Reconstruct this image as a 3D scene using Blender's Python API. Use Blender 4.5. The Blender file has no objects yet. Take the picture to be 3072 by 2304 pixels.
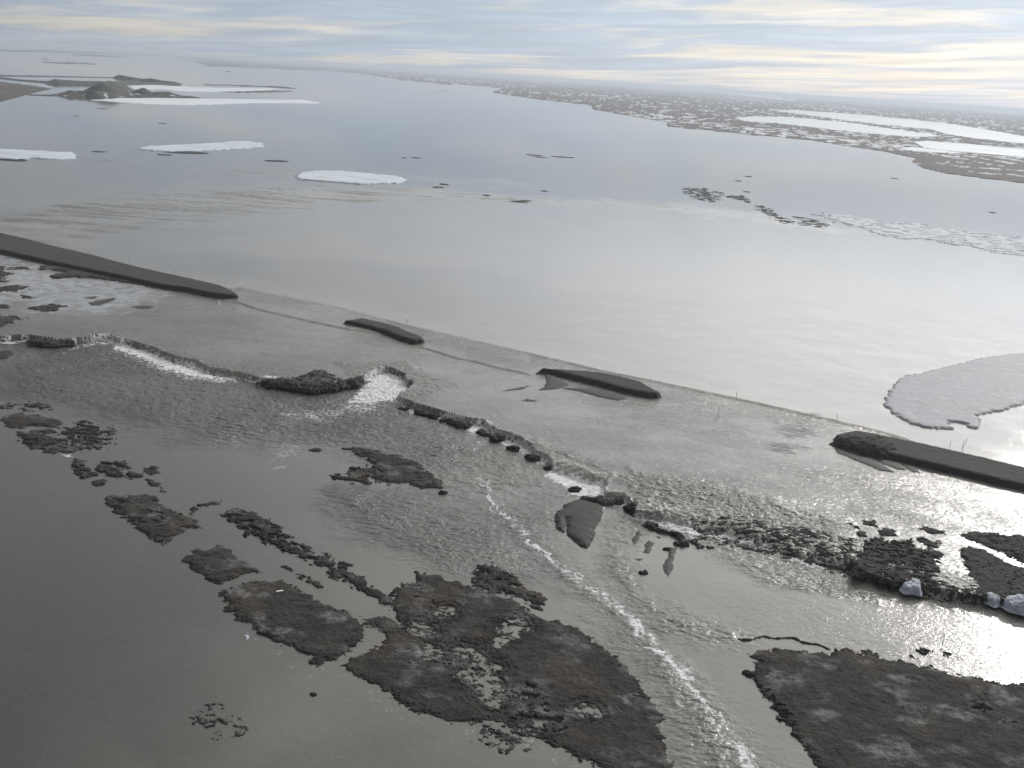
import bpy, math, random
import numpy as np
from mathutils import Matrix, Vector
random.seed(7)
C = bpy.context.scene.collection
SC = bpy.context.scene

# ------------------------------------------------------------------ camera
H = 80.0                       # metres above the upper flood level
F_PX = 3014.0                  # focal length in pixels of the 3072 px wide photograph
PITCH = math.radians(17.04); ROLL = math.radians(3.85)
Fv = np.array([0, math.cos(PITCH), -math.sin(PITCH)])
R0 = np.array([1.0, 0, 0]); U0 = np.array([0, math.sin(PITCH), math.cos(PITCH)])
Rv = math.cos(ROLL) * R0 + math.sin(ROLL) * U0
Uv = math.cos(ROLL) * U0 - math.sin(ROLL) * R0
cam_d = bpy.data.cameras.new('camera'); cam = bpy.data.objects.new('camera', cam_d); C.objects.link(cam)
m = Matrix.Identity(4)
for i in range(3):
    m[i][0] = Rv[i]; m[i][1] = Uv[i]; m[i][2] = -Fv[i]
m[2][3] = H
cam.matrix_world = m
cam_d.sensor_width = 36; cam_d.lens = 36 * F_PX / 3072
cam_d.clip_start = 1; cam_d.clip_end = 400000
SC.camera = cam

def ray(px, py):
    return F_PX * Fv + (px - 1536) * Rv - (py - 1152) * Uv

# ------------------------------------------------------------------ light
gd = ray(3260, 1870); gd = gd / np.linalg.norm(gd)
SUN = np.array([gd[0], gd[1], -gd[2]])                       # mirror direction of the glare on the water
SUN_EL = math.asin(SUN[2]); SUN_AZ = math.atan2(SUN[0], SUN[1])
sl = bpy.data.lights.new('sun', 'SUN'); sl.energy = 2.0; sl.angle = math.radians(2.5); sl.color = (1, 0.97, 0.92)
so = bpy.data.objects.new('sun', sl); C.objects.link(so)
so.rotation_euler = Vector((-SUN[0], -SUN[1], -SUN[2])).to_track_quat('-Z', 'Y').to_euler()
so.location = (0, 0, 200)

class NT:
    """small node-tree helper"""
    def __init__(s, t): s.t = t; s.n = t.nodes; s.l = t.links
    def new(s, typ, **kw):
        n = s.n.new(typ)
        for k, v in kw.items():
            if k == 'inp':
                for a, b in v.items(): s.put(n.inputs[a], b)
            else: setattr(n, k, v)
        return n
    def put(s, sock, v):
        if isinstance(v, bpy.types.NodeSocket): s.l.new(v, sock)
        else: sock.default_value = v
    def math(s, op, a, b=0.0, c=0.0, clamp=False):
        n = s.n.new('ShaderNodeMath'); n.operation = op; n.use_clamp = clamp
        s.put(n.inputs[0], a); s.put(n.inputs[1], b); s.put(n.inputs[2], c)
        return n.outputs[0]
    def vmath(s, op, a, b=(0, 0, 0)):
        n = s.n.new('ShaderNodeVectorMath'); n.operation = op
        s.put(n.inputs[0], a); s.put(n.inputs[1], b)
        return n.outputs['Value'] if op == 'DOT_PRODUCT' else n.outputs[0]
    def mix(s, f, a, b, typ='RGBA', blend='MIX'):
        n = s.n.new('ShaderNodeMix'); n.data_type = typ
        if typ == 'RGBA': n.blend_type = blend; i = (0, 6, 7); o = 2
        else: i = (0, 2, 3); o = 0
        s.put(n.inputs[i[0]], f); s.put(n.inputs[i[1]], a); s.put(n.inputs[i[2]], b)
        return n.outputs[o]
    def ramp(s, f, lo, hi, a=0.0, b=1.0, smooth=True):
        n = s.n.new('ShaderNodeMapRange'); n.interpolation_type = 'SMOOTHSTEP' if smooth else 'LINEAR'
        s.put(n.inputs[0], f); s.put(n.inputs[1], lo); s.put(n.inputs[2], hi); s.put(n.inputs[3], a); s.put(n.inputs[4], b)
        return n.outputs[0]
    def noise(s, vec, scale, detail=4, rough=0.5, dist=0.0, dim='3D'):
        n = s.n.new('ShaderNodeTexNoise'); n.noise_dimensions = dim
        s.put(n.inputs['Vector'], vec); n.inputs['Scale'].default_value = scale
        n.inputs['Detail'].default_value = detail; n.inputs['Roughness'].default_value = rough
        n.inputs['Distortion'].default_value = dist
        return n.outputs[0]
    def comb(s, x, y, z):
        n = s.n.new('ShaderNodeCombineXYZ'); s.put(n.inputs[0], x); s.put(n.inputs[1], y); s.put(n.inputs[2], z)
        return n.outputs[0]

w = bpy.data.worlds.new("World"); SC.world = w; w.use_nodes = True
wt = NT(w.node_tree); w.node_tree.nodes.clear()
wout = wt.new('ShaderNodeOutputWorld'); bg = wt.new('ShaderNodeBackground')
sky = wt.new('ShaderNodeTexSky', sky_type='NISHITA', sun_disc=False)
sky.sun_elevation = SUN_EL; sky.sun_rotation = SUN_AZ; sky.air_density = 1.0; sky.dust_density = 1.0
tc = wt.new('ShaderNodeTexCoord'); D = tc.outputs['Generated']
sx = wt.new('ShaderNodeSeparateXYZ', inp={0: D})
X, Y, Z = sx.outputs
cosang = wt.vmath('DOT_PRODUCT', D, tuple(SUN))
ang = wt.math('ARCCOSINE', wt.math('MINIMUM', cosang, 0.99999))          # radians from the sun
el = wt.math('ARCSINE', Z)                                               # radians of elevation
az = wt.math('ARCTAN2', X, Y)
elc = wt.math('MAXIMUM', el, 0.0)
# stretched cloud banks: long in azimuth, thin in elevation, banks rising slightly to the right
e2 = wt.math('SUBTRACT', el, wt.math('MULTIPLY', az, 0.055))
elog = wt.math('MULTIPLY', wt.math('LOGARITHM', wt.math('MAXIMUM', wt.math('ADD', e2, 0.06), 0.006), 2.718), 1.0)
cv = wt.comb(wt.math('MULTIPLY', az, 3.4), wt.math('MULTIPLY', elog, 4.6), 1.7)
warp = wt.noise(cv, 1.2, 3, 0.5)
cv2 = wt.vmath('ADD', cv, wt.comb(0.0, wt.math('MULTIPLY', warp, 1.3), 3.3))
n1 = wt.noise(cv2, 1.25, 7, 0.58)
cv3 = wt.comb(wt.math('MULTIPLY', az, 7.0), wt.math('MULTIPLY', elog, 15.0), 9.0)
n2 = wt.noise(wt.vmath('ADD', cv3, wt.comb(0.0, wt.math('MULTIPLY', warp, 3.0), 0.0)), 1.0, 6, 0.6)
nb = wt.math('ADD', wt.math('MULTIPLY', n1, 0.84), wt.math('MULTIPLY', n2, 0.16))
brk = wt.ramp(nb, 0.46, 0.62)                                            # bright breaks between banks
fine = wt.ramp(n2, 0.35, 0.7, 0.92, 1.08)
glow_g = wt.math('EXPONENT', wt.math('MULTIPLY', wt.math('POWER', wt.math('DIVIDE', ang, 0.56), 2.0), -1.0))
glow_w = wt.math('EXPONENT', wt.math('MULTIPLY', wt.math('POWER', wt.math('DIVIDE', ang, 0.85), 2.0), -1.0))
lum = wt.math('ADD', wt.math('ADD', 0.23, wt.math('MULTIPLY', glow_g, 3.0)), wt.math('MULTIPLY', glow_w, 1.55))
# low sky towards the horizon is lit evenly
low = wt.ramp(elc, 0.105, 0.24, 1.0, 0.0)
side = wt.ramp(az, -0.6, 0.6, 0.44, 0.86, smooth=False)
lum = wt.mix(low, lum, side, 'FLOAT')
bank = wt.mix(low, (1.01, 1.0, 0.99, 1), (0.76, 0.91, 1.12, 1))
cream = wt.mix(low, (1.10, 1.06, 1.01, 1), (1.20, 1.17, 1.12, 1))
cl = wt.mix(brk, bank, cream)
cl = wt.vmath('MULTIPLY', cl, wt.comb(lum, lum, lum))
cl = wt.vmath('MULTIPLY', cl, wt.comb(fine, fine, fine))
nish = wt.vmath('MULTIPLY', sky.outputs[0], (0.09, 0.09, 0.09))
skycol = wt.mix(0.90, nish, cl)
wt.put(bg.inputs[0], skycol); bg.inputs[1].default_value = 1.0
wt.l.new(bg.outputs[0], wout.inputs[0])
w.cycles.sampling_method = 'MANUAL'; w.cycles.sample_map_resolution = 512

SC.view_settings.view_transform = 'Standard'; SC.view_settings.look = 'None'
SC.view_settings.exposure = 0.0; SC.view_settings.gamma = 1.0; SC.view_settings.use_curve_mapping = False
SC.render.engine = 'CYCLES'
SC.cycles.use_denoising = True
SC.cycles.max_bounces = 5; SC.cycles.diffuse_bounces = 2; SC.cycles.glossy_bounces = 3; SC.cycles.volume_bounces = 0
SC.cycles.sample_clamp_indirect = 3.0; SC.cycles.sample_clamp_direct = 0
SC.cycles.volume_max_steps = 64

# ------------------------------------------------------------------ measuring helpers
FR = {'T1': (0, 0, .46293), 'T2': (1024, 0, .46293), 'T3': (2048, 0, .46293), 'T4': (0, 640, .46293),
      'C': (900, 850, .46293), 'R': (2048, 768, .46293), 'BL': (0, 1536, .46293), 'BM': (1024, 1536, .46293),
      'BR': (2048, 1536, .46293), 'D': (1600, 1300, .28933), 'G': (2450, 1500, .28119), 'K': (1100, 1100, .28933),
      'E': (0, 180, .21700), 'J': (0, 1200, .28933), 'S': (0, 0, 1.0), 'V': (0, 0, 1.38879)}
def horizon_y(px):
    return 1152 - 924.0 / math.cos(ROLL) * 1.0 + (px - 1536) * math.tan(ROLL) if False else 226.3 + (px - 1536) * math.tan(ROLL)
def at(fr, p, z=0.0):
    """a spot of the land, measured off the survey picture, as ground coordinates at height z"""
    ox, oy, s = FR[fr]
    if len(p) > 2: z = z + p[2]
    d = ray(ox + p[0] * s, oy + p[1] * s)
    if d[2] > -2.0: d[2] = -2.0
    t = (z - H) / d[2]
    return (d[0] * t, d[1] * t)
def poly(fr, pts, z=0.0):
    return np.array([at(fr, p, z) for p in pts])

def hash2(ix, iy, seed):
    h = (ix.astype(np.int64) * 374761393 + iy.astype(np.int64) * 668265263 + seed * 1274126177) & 0xFFFFFFFF
    h = ((h ^ (h >> 13)) * 1274126177) & 0xFFFFFFFF
    h = (h ^ (h >> 16)) & 0xFFFFFFFF
    return h
def gnoise(x, y, seed=0):
    ix = np.floor(x); iy = np.floor(y); fx = x - ix; fy = y - iy
    ux = fx * fx * fx * (fx * (fx * 6 - 15) + 10); uy = fy * fy * fy * (fy * (fy * 6 - 15) + 10)
    def g(jx, jy):
        a = hash2(ix + jx, iy + jy, seed) * (2 * math.pi / 4294967296.0)
        return np.cos(a) * (fx - jx) + np.sin(a) * (fy - jy)
    a = g(0, 0); b = g(1, 0); c = g(0, 1); d = g(1, 1)
    return ((a + (b - a) * ux) + ((c + (d - c) * ux) - (a + (b - a) * ux)) * uy) * 1.45
def fbm(x, y, oct=4, seed=0, rough=0.5):
    s = 0; a = 1.0; t = 0
    for o in range(oct):
        s = s + a * gnoise(x * 2 ** o + 13.7 * o, y * 2 ** o - 7.3 * o, seed + o * 17); t += a; a *= rough
    return s / t
def sstep(x, a, b):
    t = np.clip((x - a) / (b - a), 0, 1); return t * t * (3 - 2 * t)
def seg_dist(x, y, P, closed):
    d2 = np.full(x.shape, 1e18); n = len(P); inside = np.zeros(x.shape, bool)
    for i in range(n if closed else n - 1):
        ax, ay = P[i]; bx, by = P[(i + 1) % n]
        ex, ey = bx - ax, by - ay; L = ex * ex + ey * ey + 1e-9
        t = np.clip(((x - ax) * ex + (y - ay) * ey) / L, 0, 1)
        dx = x - ax - t * ex; dy = y - ay - t * ey
        d2 = np.minimum(d2, dx * dx + dy * dy)
        if closed:
            c = (ay > y) != (by > y)
            if ey != 0: inside ^= c & (x < ex * (y - ay) / ey + ax)
    return np.sqrt(d2), inside
def sdf(x, y, P, far=1e9):
    """signed distance, positive inside; only worked out near the polygon"""
    out = np.full(x.shape, -far)
    lo = P.min(0) - far; hi = P.max(0) + far
    k = (x > lo[0]) & (x < hi[0]) & (y > lo[1]) & (y < hi[1])
    if k.any():
        d, ins = seg_dist(x[k], y[k], P, True)
        out[k] = np.where(ins, d, -d)
    return out
def ldist(x, y, P, far):
    out = np.full(x.shape, far, float)
    lo = P.min(0) - far; hi = P.max(0) + far
    k = (x > lo[0]) & (x < hi[0]) & (y > lo[1]) & (y < hi[1])
    if k.any(): out[k] = np.minimum(seg_dist(x[k], y[k], P, False)[0], far)
    return out

def tag(o, label=None, cat=None, group=None, kind=None):
    if label: o['label'] = label
    if cat: o['category'] = cat
    if group: o['group'] = group
    if kind: o['kind'] = kind
    return o
def grid_mesh(name, XX, YY, ZZ, keep, mat, attrs=None, parent=None, origin=None):
    """one mesh out of a height field, only the faces in keep (bool, cells)"""
    nr, nc = XX.shape
    idx = np.arange(nr * nc).reshape(nr, nc)
    a = idx[:-1, :-1][keep]; b = idx[:-1, 1:][keep]; c = idx[1:, 1:][keep]; d = idx[1:, :-1][keep]
    q = np.stack([a, b, c, d], 1)
    # face up
    xf, yf = XX.ravel(), YY.ravel()
    i0 = q[0]; cr = (xf[i0[1]] - xf[i0[0]]) * (yf[i0[3]] - yf[i0[0]]) - (yf[i0[1]] - yf[i0[0]]) * (xf[i0[3]] - xf[i0[0]])
    if cr < 0: q = q[:, ::-1]
    used = np.unique(q); remap = np.full(nr * nc, -1); remap[used] = np.arange(len(used)); q = remap[q]
    ox, oy = (origin if origin is not None else (0, 0))
    co = np.stack([xf[used] - ox, yf[used] - oy, ZZ.ravel()[used]], 1).astype(np.float32)
    me = bpy.data.meshes.new(name)
    me.vertices.add(len(used)); me.vertices.foreach_set('co', co.ravel())
    nq = len(q); me.loops.add(nq * 4); me.loops.foreach_set('vertex_index', q.ravel().astype(np.int32))
    me.polygons.add(nq); me.polygons.foreach_set('loop_start', np.arange(0, nq * 4, 4, dtype=np.int32))
    me.polygons.foreach_set('use_smooth', np.ones(nq, bool))
    me.update(calc_edges=True)
    for k, v in (attrs or {}).items():
        at_ = me.attributes.new(k, 'FLOAT', 'POINT'); at_.data.foreach_set('value', v.ravel()[used].astype(np.float32))
    me.materials.append(mat)
    o = bpy.data.objects.new(name, me); C.objects.link(o); o.location = (ox, oy, 0)
    if parent: o.parent = parent
    return o

# ------------------------------------------------------------------ materials
def material(name):
    mt = bpy.data.materials.new(name); mt.use_nodes = True; mt.node_tree.nodes.clear()
    t = NT(mt.node_tree); o = t.new('ShaderNodeOutputMaterial'); p = t.new('ShaderNodeBsdfPrincipled')
    t.l.new(p.outputs[0], o.inputs[0])
    g = t.new('ShaderNodeNewGeometry')
    return mt, t, p, g.outputs['Position']
def attr(t, name):
    return t.new('ShaderNodeAttribute', attribute_name=name).outputs['Fac']

def water_material():
    mt, t, p, P = material('muddy_water')
    chop = attr(t, 'chop'); foam = attr(t, 'foam'); mud = attr(t, 'mud'); slush = attr(t, 'slush'); ladder = attr(t, 'ladder')
    near = attr(t, 'near'); fall = attr(t, 'fall')
    # waves: stretched noise, crests across the current
    mp = t.new('ShaderNodeMapping', inp={'Vector': P, 'Rotation': (0, 0, math.radians(-14)), 'Scale': (0.62, 1.05, 1)}).outputs[0]
    wobble = t.noise(P, 0.05, 2, 0.5)
    mp2 = t.vmath('ADD', mp, t.comb(t.math('MULTIPLY', wobble, 10.0), t.math('MULTIPLY', wobble, 6.0), 0.0))
    h1 = t.noise(mp2, 0.75, 3, 0.55, 0.6)
    h2 = t.noise(mp2, 2.3, 3, 0.6, 0.4)
    h3 = t.noise(P, 0.55, 2, 0.5)
    lw = t.new('ShaderNodeTexWave', wave_type='BANDS', bands_direction='Y', inp={'Vector': t.new('ShaderNodeMapping', inp={'Vector': P, 'Rotation': (0, 0, math.radians(16))}).outputs[0], 'Scale': 0.16, 'Distortion': 5.0, 'Detail': 2.0, 'Detail Scale': 1.0}).outputs['Fac']
    patch = t.ramp(t.noise(P, 0.022, 3, 0.55), 0.36, 0.66, 0.35, 1.25)
    cp = t.math('MULTIPLY', chop, patch)
    big = t.math('MULTIPLY', t.math('MULTIPLY', h1, 0.72), t.math('POWER', cp, 1.5))
    mid = t.math('MULTIPLY', h2, t.math('ADD', t.math('MULTIPLY', cp, 0.36), t.math('MULTIPLY', near, 0.028)))
    h4 = t.noise(mp2, 6.0, 2, 0.6, 0.3)
    cal = t.math('MULTIPLY', t.math('ADD', t.math('MULTIPLY', h3, 0.03), t.math('MULTIPLY', h4, 0.018)), near)
    lad = t.math('MULTIPLY', t.math('MULTIPLY', lw, t.math('MULTIPLY', ladder, t.ramp(t.noise(P, 0.09, 3, 0.6), 0.42, 0.6))), 0.24)
    hh = t.math('ADD', t.math('ADD', big, mid), t.math('ADD', cal, lad))
    bump = t.new('ShaderNodeBump', inp={'Height': hh, 'Strength': 1.0, 'Distance': 1.0}).outputs[0]
    t.put(p.inputs['Normal'], bump)
    # colour of the silt load, with lower-left shade painted in
    sn = t.noise(P, 0.035, 4, 0.55, 1.0)
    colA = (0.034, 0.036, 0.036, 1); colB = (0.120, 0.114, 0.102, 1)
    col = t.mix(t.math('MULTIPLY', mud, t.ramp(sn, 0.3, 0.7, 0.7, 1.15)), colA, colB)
    col = t.mix(t.math('MULTIPLY', slush, t.ramp(t.noise(P, 0.25, 5, 0.6), 0.35, 0.6, 0.25, 1.0)), col, (0.30, 0.32, 0.345, 1))
    col = t.mix(attr(t, 'dull_sheen'), col, (0.085, 0.081, 0.076, 1))  # ruffled streaks: weaker sky reflection painted as darker, matt water
    strk = t.noise(t.new('ShaderNodeMapping', inp={'Vector': P, 'Scale': (2.6, 0.5, 0.5)}).outputs[0], 1.0, 5, 0.65)
    col = t.mix(t.math('MULTIPLY', fall, t.ramp(strk, 0.35, 0.65, 0.15, 1.0)), col, (0.26, 0.25, 0.225, 1))
    # foam: lacy threads
    fv = t.vmath('ADD', P, t.comb(t.math('MULTIPLY', t.noise(P, 0.6, 3, 0.6), 2.5), t.math('MULTIPLY', t.noise(P, 0.5, 2, 0.5), 2.0), 0.0))
    lace = t.new('ShaderNodeTexVoronoi', feature='DISTANCE_TO_EDGE', inp={'Vector': fv, 'Scale': 0.75}).outputs[0]
    lace = t.ramp(lace, 0.0, 0.35, 1.0, 0.0)
    fn = t.noise(mp2, 1.1, 5, 0.65, 0.5)
    fq = t.math('ADD', t.math('MULTIPLY', fn, 0.75), t.math('MULTIPLY', lace, 0.35))
    fm = t.ramp(t.math('ADD', fq, t.math('MULTIPLY', foam, 0.66)), 0.88, 1.16)
    fm = t.math('MULTIPLY', fm, t.ramp(foam, 0.02, 0.14))
    # little white flecks on the roughest water
    fleck = t.math('MULTIPLY', t.ramp(t.noise(mp2, 1.6, 4, 0.7, 0.8), 0.68, 0.78), t.ramp(cp, 0.45, 1.0, 0.0, 0.45))
    fm = t.math('MAXIMUM', fm, fleck)
    col = t.mix(fm, col, t.mix(t.ramp(h2, 0.3, 0.7), (0.34, 0.35, 0.355, 1), (0.66, 0.68, 0.70, 1)))
    t.put(p.inputs['Base Color'], col)
    r = t.math('ADD', t.math('MULTIPLY', chop, 0.16), t.math('ADD', 0.055, t.math('MULTIPLY', mud, 0.10)))
    dull = attr(t, 'dull_sheen')
    r = t.mix(dull, r, 0.65, 'FLOAT'); t.put(p.inputs['Specular IOR Level'], t.mix(dull, 0.5, 0.18, 'FLOAT'))
    r = t.mix(fm, r, 0.75, 'FLOAT'); r = t.mix(slush, r, 0.3, 'FLOAT')
    t.put(p.inputs['Roughness'], r)
    p.inputs['IOR'].default_value = 1.333
    return mt

def earth_material(name, c1, c2, c3=None, scale=0.35, rough=0.95, bump=0.25, snow=False, streak=None, spec=0.25, pale=0.0):
    mt, t, p, P = material(name)
    a = t.noise(P, scale, 6, 0.65); b = t.noise(P, scale * 9, 5, 0.7); c = t.noise(P, scale * 0.22, 3, 0.5)
    col = t.mix(t.ramp(a, 0.32, 0.68), c1, c2)
    if c3: col = t.mix(t.math('MULTIPLY', t.ramp(c, 0.5, 0.68), t.ramp(b, 0.4, 0.6)), col, c3)
    col = t.mix(t.ramp(b, 0.35, 0.65, 0.0, 0.7), col, tuple([v * 0.45 for v in c1[:3]] + [1]), blend='MIX')
    if pale: # standing melt water and drowned sedge, paler
        wet = attr(t, 'wet')
        wm = t.math('MULTIPLY', wet, t.ramp(t.noise(P, 0.5, 6, 0.7), 0.38, 0.62))
        col = t.mix(wm, col, (0.125, 0.128, 0.125, 1))
        t.put(p.inputs['Roughness'], t.mix(wm, rough, 0.35, 'FLOAT'))
    else: p.inputs['Roughness'].default_value = rough
    if snow:
        s = attr(t, 'snow')
        col = t.mix(s, col, (0.52, 0.55, 0.58, 1))
    if streak:
        u = attr(t, 'across'); v = attr(t, 'along')
        st = t.noise(t.comb(t.math('MULTIPLY', v, 0.03), t.math('MULTIPLY', u, 0.8), 0.0), 1.0, 5, 0.6)
        col = t.mix(t.ramp(st, 0.40, 0.60, 0.0, 0.85), col, streak)
    t.put(p.inputs['Base Color'], col)
    hh = t.math('ADD', t.math('MULTIPLY', a, 1.0), t.math('MULTIPLY', b, 0.45))
    t.put(p.inputs['Normal'], t.new('ShaderNodeBump', inp={'Height': hh, 'Strength': 1.0, 'Distance': bump}).outputs[0])
    p.inputs['Specular IOR Level'].default_value = spec
    return mt
def snow_material(name, dirt=0.25, base=(0.60, 0.65, 0.72, 1), scale=0.12, lo=0.48):
    mt, t, p, P = material(name)
    n = t.noise(t.new('ShaderNodeMapping', inp={'Vector': P, 'Rotation': (0, 0, math.radians(-12)), 'Scale': (1, 2.2, 1)}).outputs[0], scale, 7, 0.62, 0.6)
    n2 = t.noise(P, scale * 8, 4, 0.6)
    dk = t.math('MULTIPLY', t.ramp(n, lo, lo + 0.22), dirt)
    col = t.mix(dk, base, (0.20, 0.21, 0.22, 1))
    col = t.mix(t.ramp(n2, 0.5, 0.8, 0, dirt * 0.8), col, (0.35, 0.36, 0.38, 1))
    t.put(p.inputs['Base Color'], col)
    t.put(p.inputs['Normal'], t.new('ShaderNodeBump', inp={'Height': t.math('ADD', n, t.math('MULTIPLY', n2, 0.2)), 'Strength': 0.6, 'Distance': 0.5}).outputs[0])
    p.inputs['Roughness'].default_value = 0.7; p.inputs['Specular IOR Level'].default_value = 0.3
    return mt
M_water = water_material()
M_tundra = earth_material('tundra_turf', (0.020, 0.0195, 0.0185, 1), (0.052, 0.049, 0.045, 1), (0.085, 0.066, 0.050, 1), 0.42, bump=0.5, pale=1.0)
M_turfdark = earth_material('wet_turf', (0.022, 0.0215, 0.021, 1), (0.040, 0.037, 0.034, 1), None, 0.6, rough=0.9, bump=0.4, pale=0.5)
M_gravel = earth_material('road_gravel', (0.040, 0.039, 0.035, 1), (0.064, 0.061, 0.055, 1), None, 0.9, bump=0.10, streak=(0.028, 0.027, 0.025, 1))
M_bar = earth_material('wet_gravel', (0.030, 0.031, 0.031, 1), (0.050, 0.050, 0.048, 1), None, 0.6, rough=0.75, bump=0.06)
M_heap = earth_material('heaped_gravel', (0.030, 0.030, 0.029, 1), (0.050, 0.048, 0.045, 1), None, 0.8, bump=0.25)
M_mud = earth_material('silt_bar', (0.032, 0.030, 0.028, 1), (0.055, 0.050, 0.045, 1), None, 0.5, rough=0.8, bump=0.1)
M_spoil = earth_material('spoil_rock', (0.050, 0.052, 0.045, 1), (0.085, 0.085, 0.072, 1), None, 0.12, bump=0.8, snow=True)
M_far = earth_material('far_tundra', (0.056, 0.045, 0.040, 1), (0.092, 0.074, 0.064, 1), None, 0.01, bump=0.0, snow=True)
M_ice = snow_material('floe_ice', 0.40, (0.46, 0.52, 0.57, 1), 0.05, 0.44)
M_iceR = snow_material('dirty_ice', 0.80, (0.21, 0.225, 0.255, 1), 0.06, 0.42)
M_pale = snow_material('waterlogged_ice', 0.5, (0.56, 0.60, 0.64, 1), 0.02, 0.5)
M_lake = snow_material('lake_ice_snow', 0.45, (0.50, 0.55, 0.60, 1), 0.008, 0.44)
M_block = snow_material('snow_block_ice', 0.55, (0.38, 0.41, 0.49, 1), 0.9, 0.42)
M_ground = earth_material('lake_bed', (0.05, 0.046, 0.04, 1), (0.07, 0.064, 0.055, 1))

# ------------------------------------------------------------------ levels
DZ = -1.5                        # water below the falls
lip = [at('T4', p) for p in [(-1500, 800), (-300, 828), (0, 822), (90, 810), (180, 802), (400, 812), (520, 808), (620, 788), (700, 782), (745, 797), (800, 815), (900, 838),
      (1000, 862), (1060, 888), (1120, 918), (1200, 936), (1280, 945), (1340, 985), (1500, 1010), (1600, 1032), (1700, 1065), (1850, 1095), (1950, 1120), (2060, 1138), (2150, 1125)]]
lip += [at('C', p) for p in [(290, 640), (400, 612), (450, 590), (480, 560), (530, 542), (580, 552), (640, 572), (690, 600), (708, 635), (760, 648), (715, 682), (660, 708),
      (635, 735), (700, 760), (760, 785), (850, 812), (900, 828), (1000, 850), (1110, 868), (1190, 880), (1250, 925), (1330, 955), (1420, 985), (1500, 1030), (1550, 1085)]]
lip += [at('D', p) for p in [(100, 200), (200, 225), (200, 300), (330, 270), (420, 300), (540, 350), (640, 405), (740, 415), (800, 402), (870, 402), (880, 420), (830, 460), (775, 520), (750, 560),
      (760, 610), (830, 600), (950, 600), (1000, 625), (1010, 690), (1040, 655), (1090, 700), (1080, 780), (1130, 790), (1250, 800), (1330, 790), (1480, 760), (1700, 760), (2000, 830)]]
lip += [at('BR', p) for p in [(420, 95), (700, 150), (950, 240), (1150, 330), (1400, 440), (1700, 500), (1950, 550), (2212, 610), (2700, 700), (5000, 1100)]]
LIP = np.array(lip)
bas = [at('T4', p, DZ) for p in [(-1500, 815), (-300, 838), (0, 834), (90, 824), (190, 822), (400, 850), (540, 835), (640, 815), (720, 812), (740, 855), (820, 848), (900, 872),
      (1000, 905), (1060, 935), (1150, 965), (1250, 985), (1330, 1030), (1500, 1065), (1600, 1078), (1700, 1100), (1850, 1125), (1950, 1142), (2060, 1152), (2150, 1138)]]
bas += [at('C', p, DZ) for p in [(300, 655), (420, 632), (470, 605), (500, 585), (540, 572), (580, 580), (640, 600), (680, 625), (690, 655), (730, 668), (690, 700), (650, 730),
      (610, 755), (680, 785), (740, 815), (850, 842), (900, 858), (1000, 885), (1090, 908), (1190, 922), (1235, 965), (1310, 1000), (1400, 1030), (1490, 1085), (1540, 1140)]]
bas += [at('D', p, DZ) for p in [(60, 290), (130, 330), (200, 395), (330, 455), (480, 510), (600, 540), (710, 545), (740, 600), (730, 650), (820, 722), (980, 720), (1010, 790), (1030, 855),
      (1100, 885), (1300, 905), (1500, 955), (1700, 1015), (1900, 1062), (2100, 1100)]]
bas += [at('BR', p, DZ) for p in [(520, 225), (700, 295), (900, 355), (1150, 405), (1400, 505), (1560, 545), (1800, 585), (1960, 600), (2212, 665), (2700, 760), (5000, 1200)]]
BASE = np.array(bas)
def close_south(L):
    return np.vstack([L, [[L[-1][0] + 50, 10], [L[-1][0], -60], [-400, -60], [L[0][0], L[0][1] - 60]]])
LIPP = close_south(LIP); BASEP = close_south(BASE)
shoulder = np.array([at('V', p) for p in [(-300, 445), (0, 524), (250, 582), (440, 618), (480, 627), (518, 624), (600, 641), (735, 668), (885, 707), (1000, 733), (1160, 770), (1300, 804), (1430, 830), (1600, 866), (1800, 911),
      (1930, 943), (2000, 968), (2212, 1022), (2800, 1170)]])
SHP = np.vstack([shoulder, [[shoulder[-1][0], -60], [-600, -60]]])
near_sh = [np.array([at('T4', p) for p in [(1425, 574), (1560, 590), (1640, 620), (1800, 660), (2000, 705), (2212, 750), (2340, 770), (2470, 790)]]),
           np.array([at('C', p) for p in [(740, 412), (900, 455), (1000, 490), (1150, 520), (1300, 560), (1500, 600)]]),
           np.array([at('R', p) for p in [(-560, 705), (-300, 790), (-50, 850), (100, 900)]])]

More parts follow.
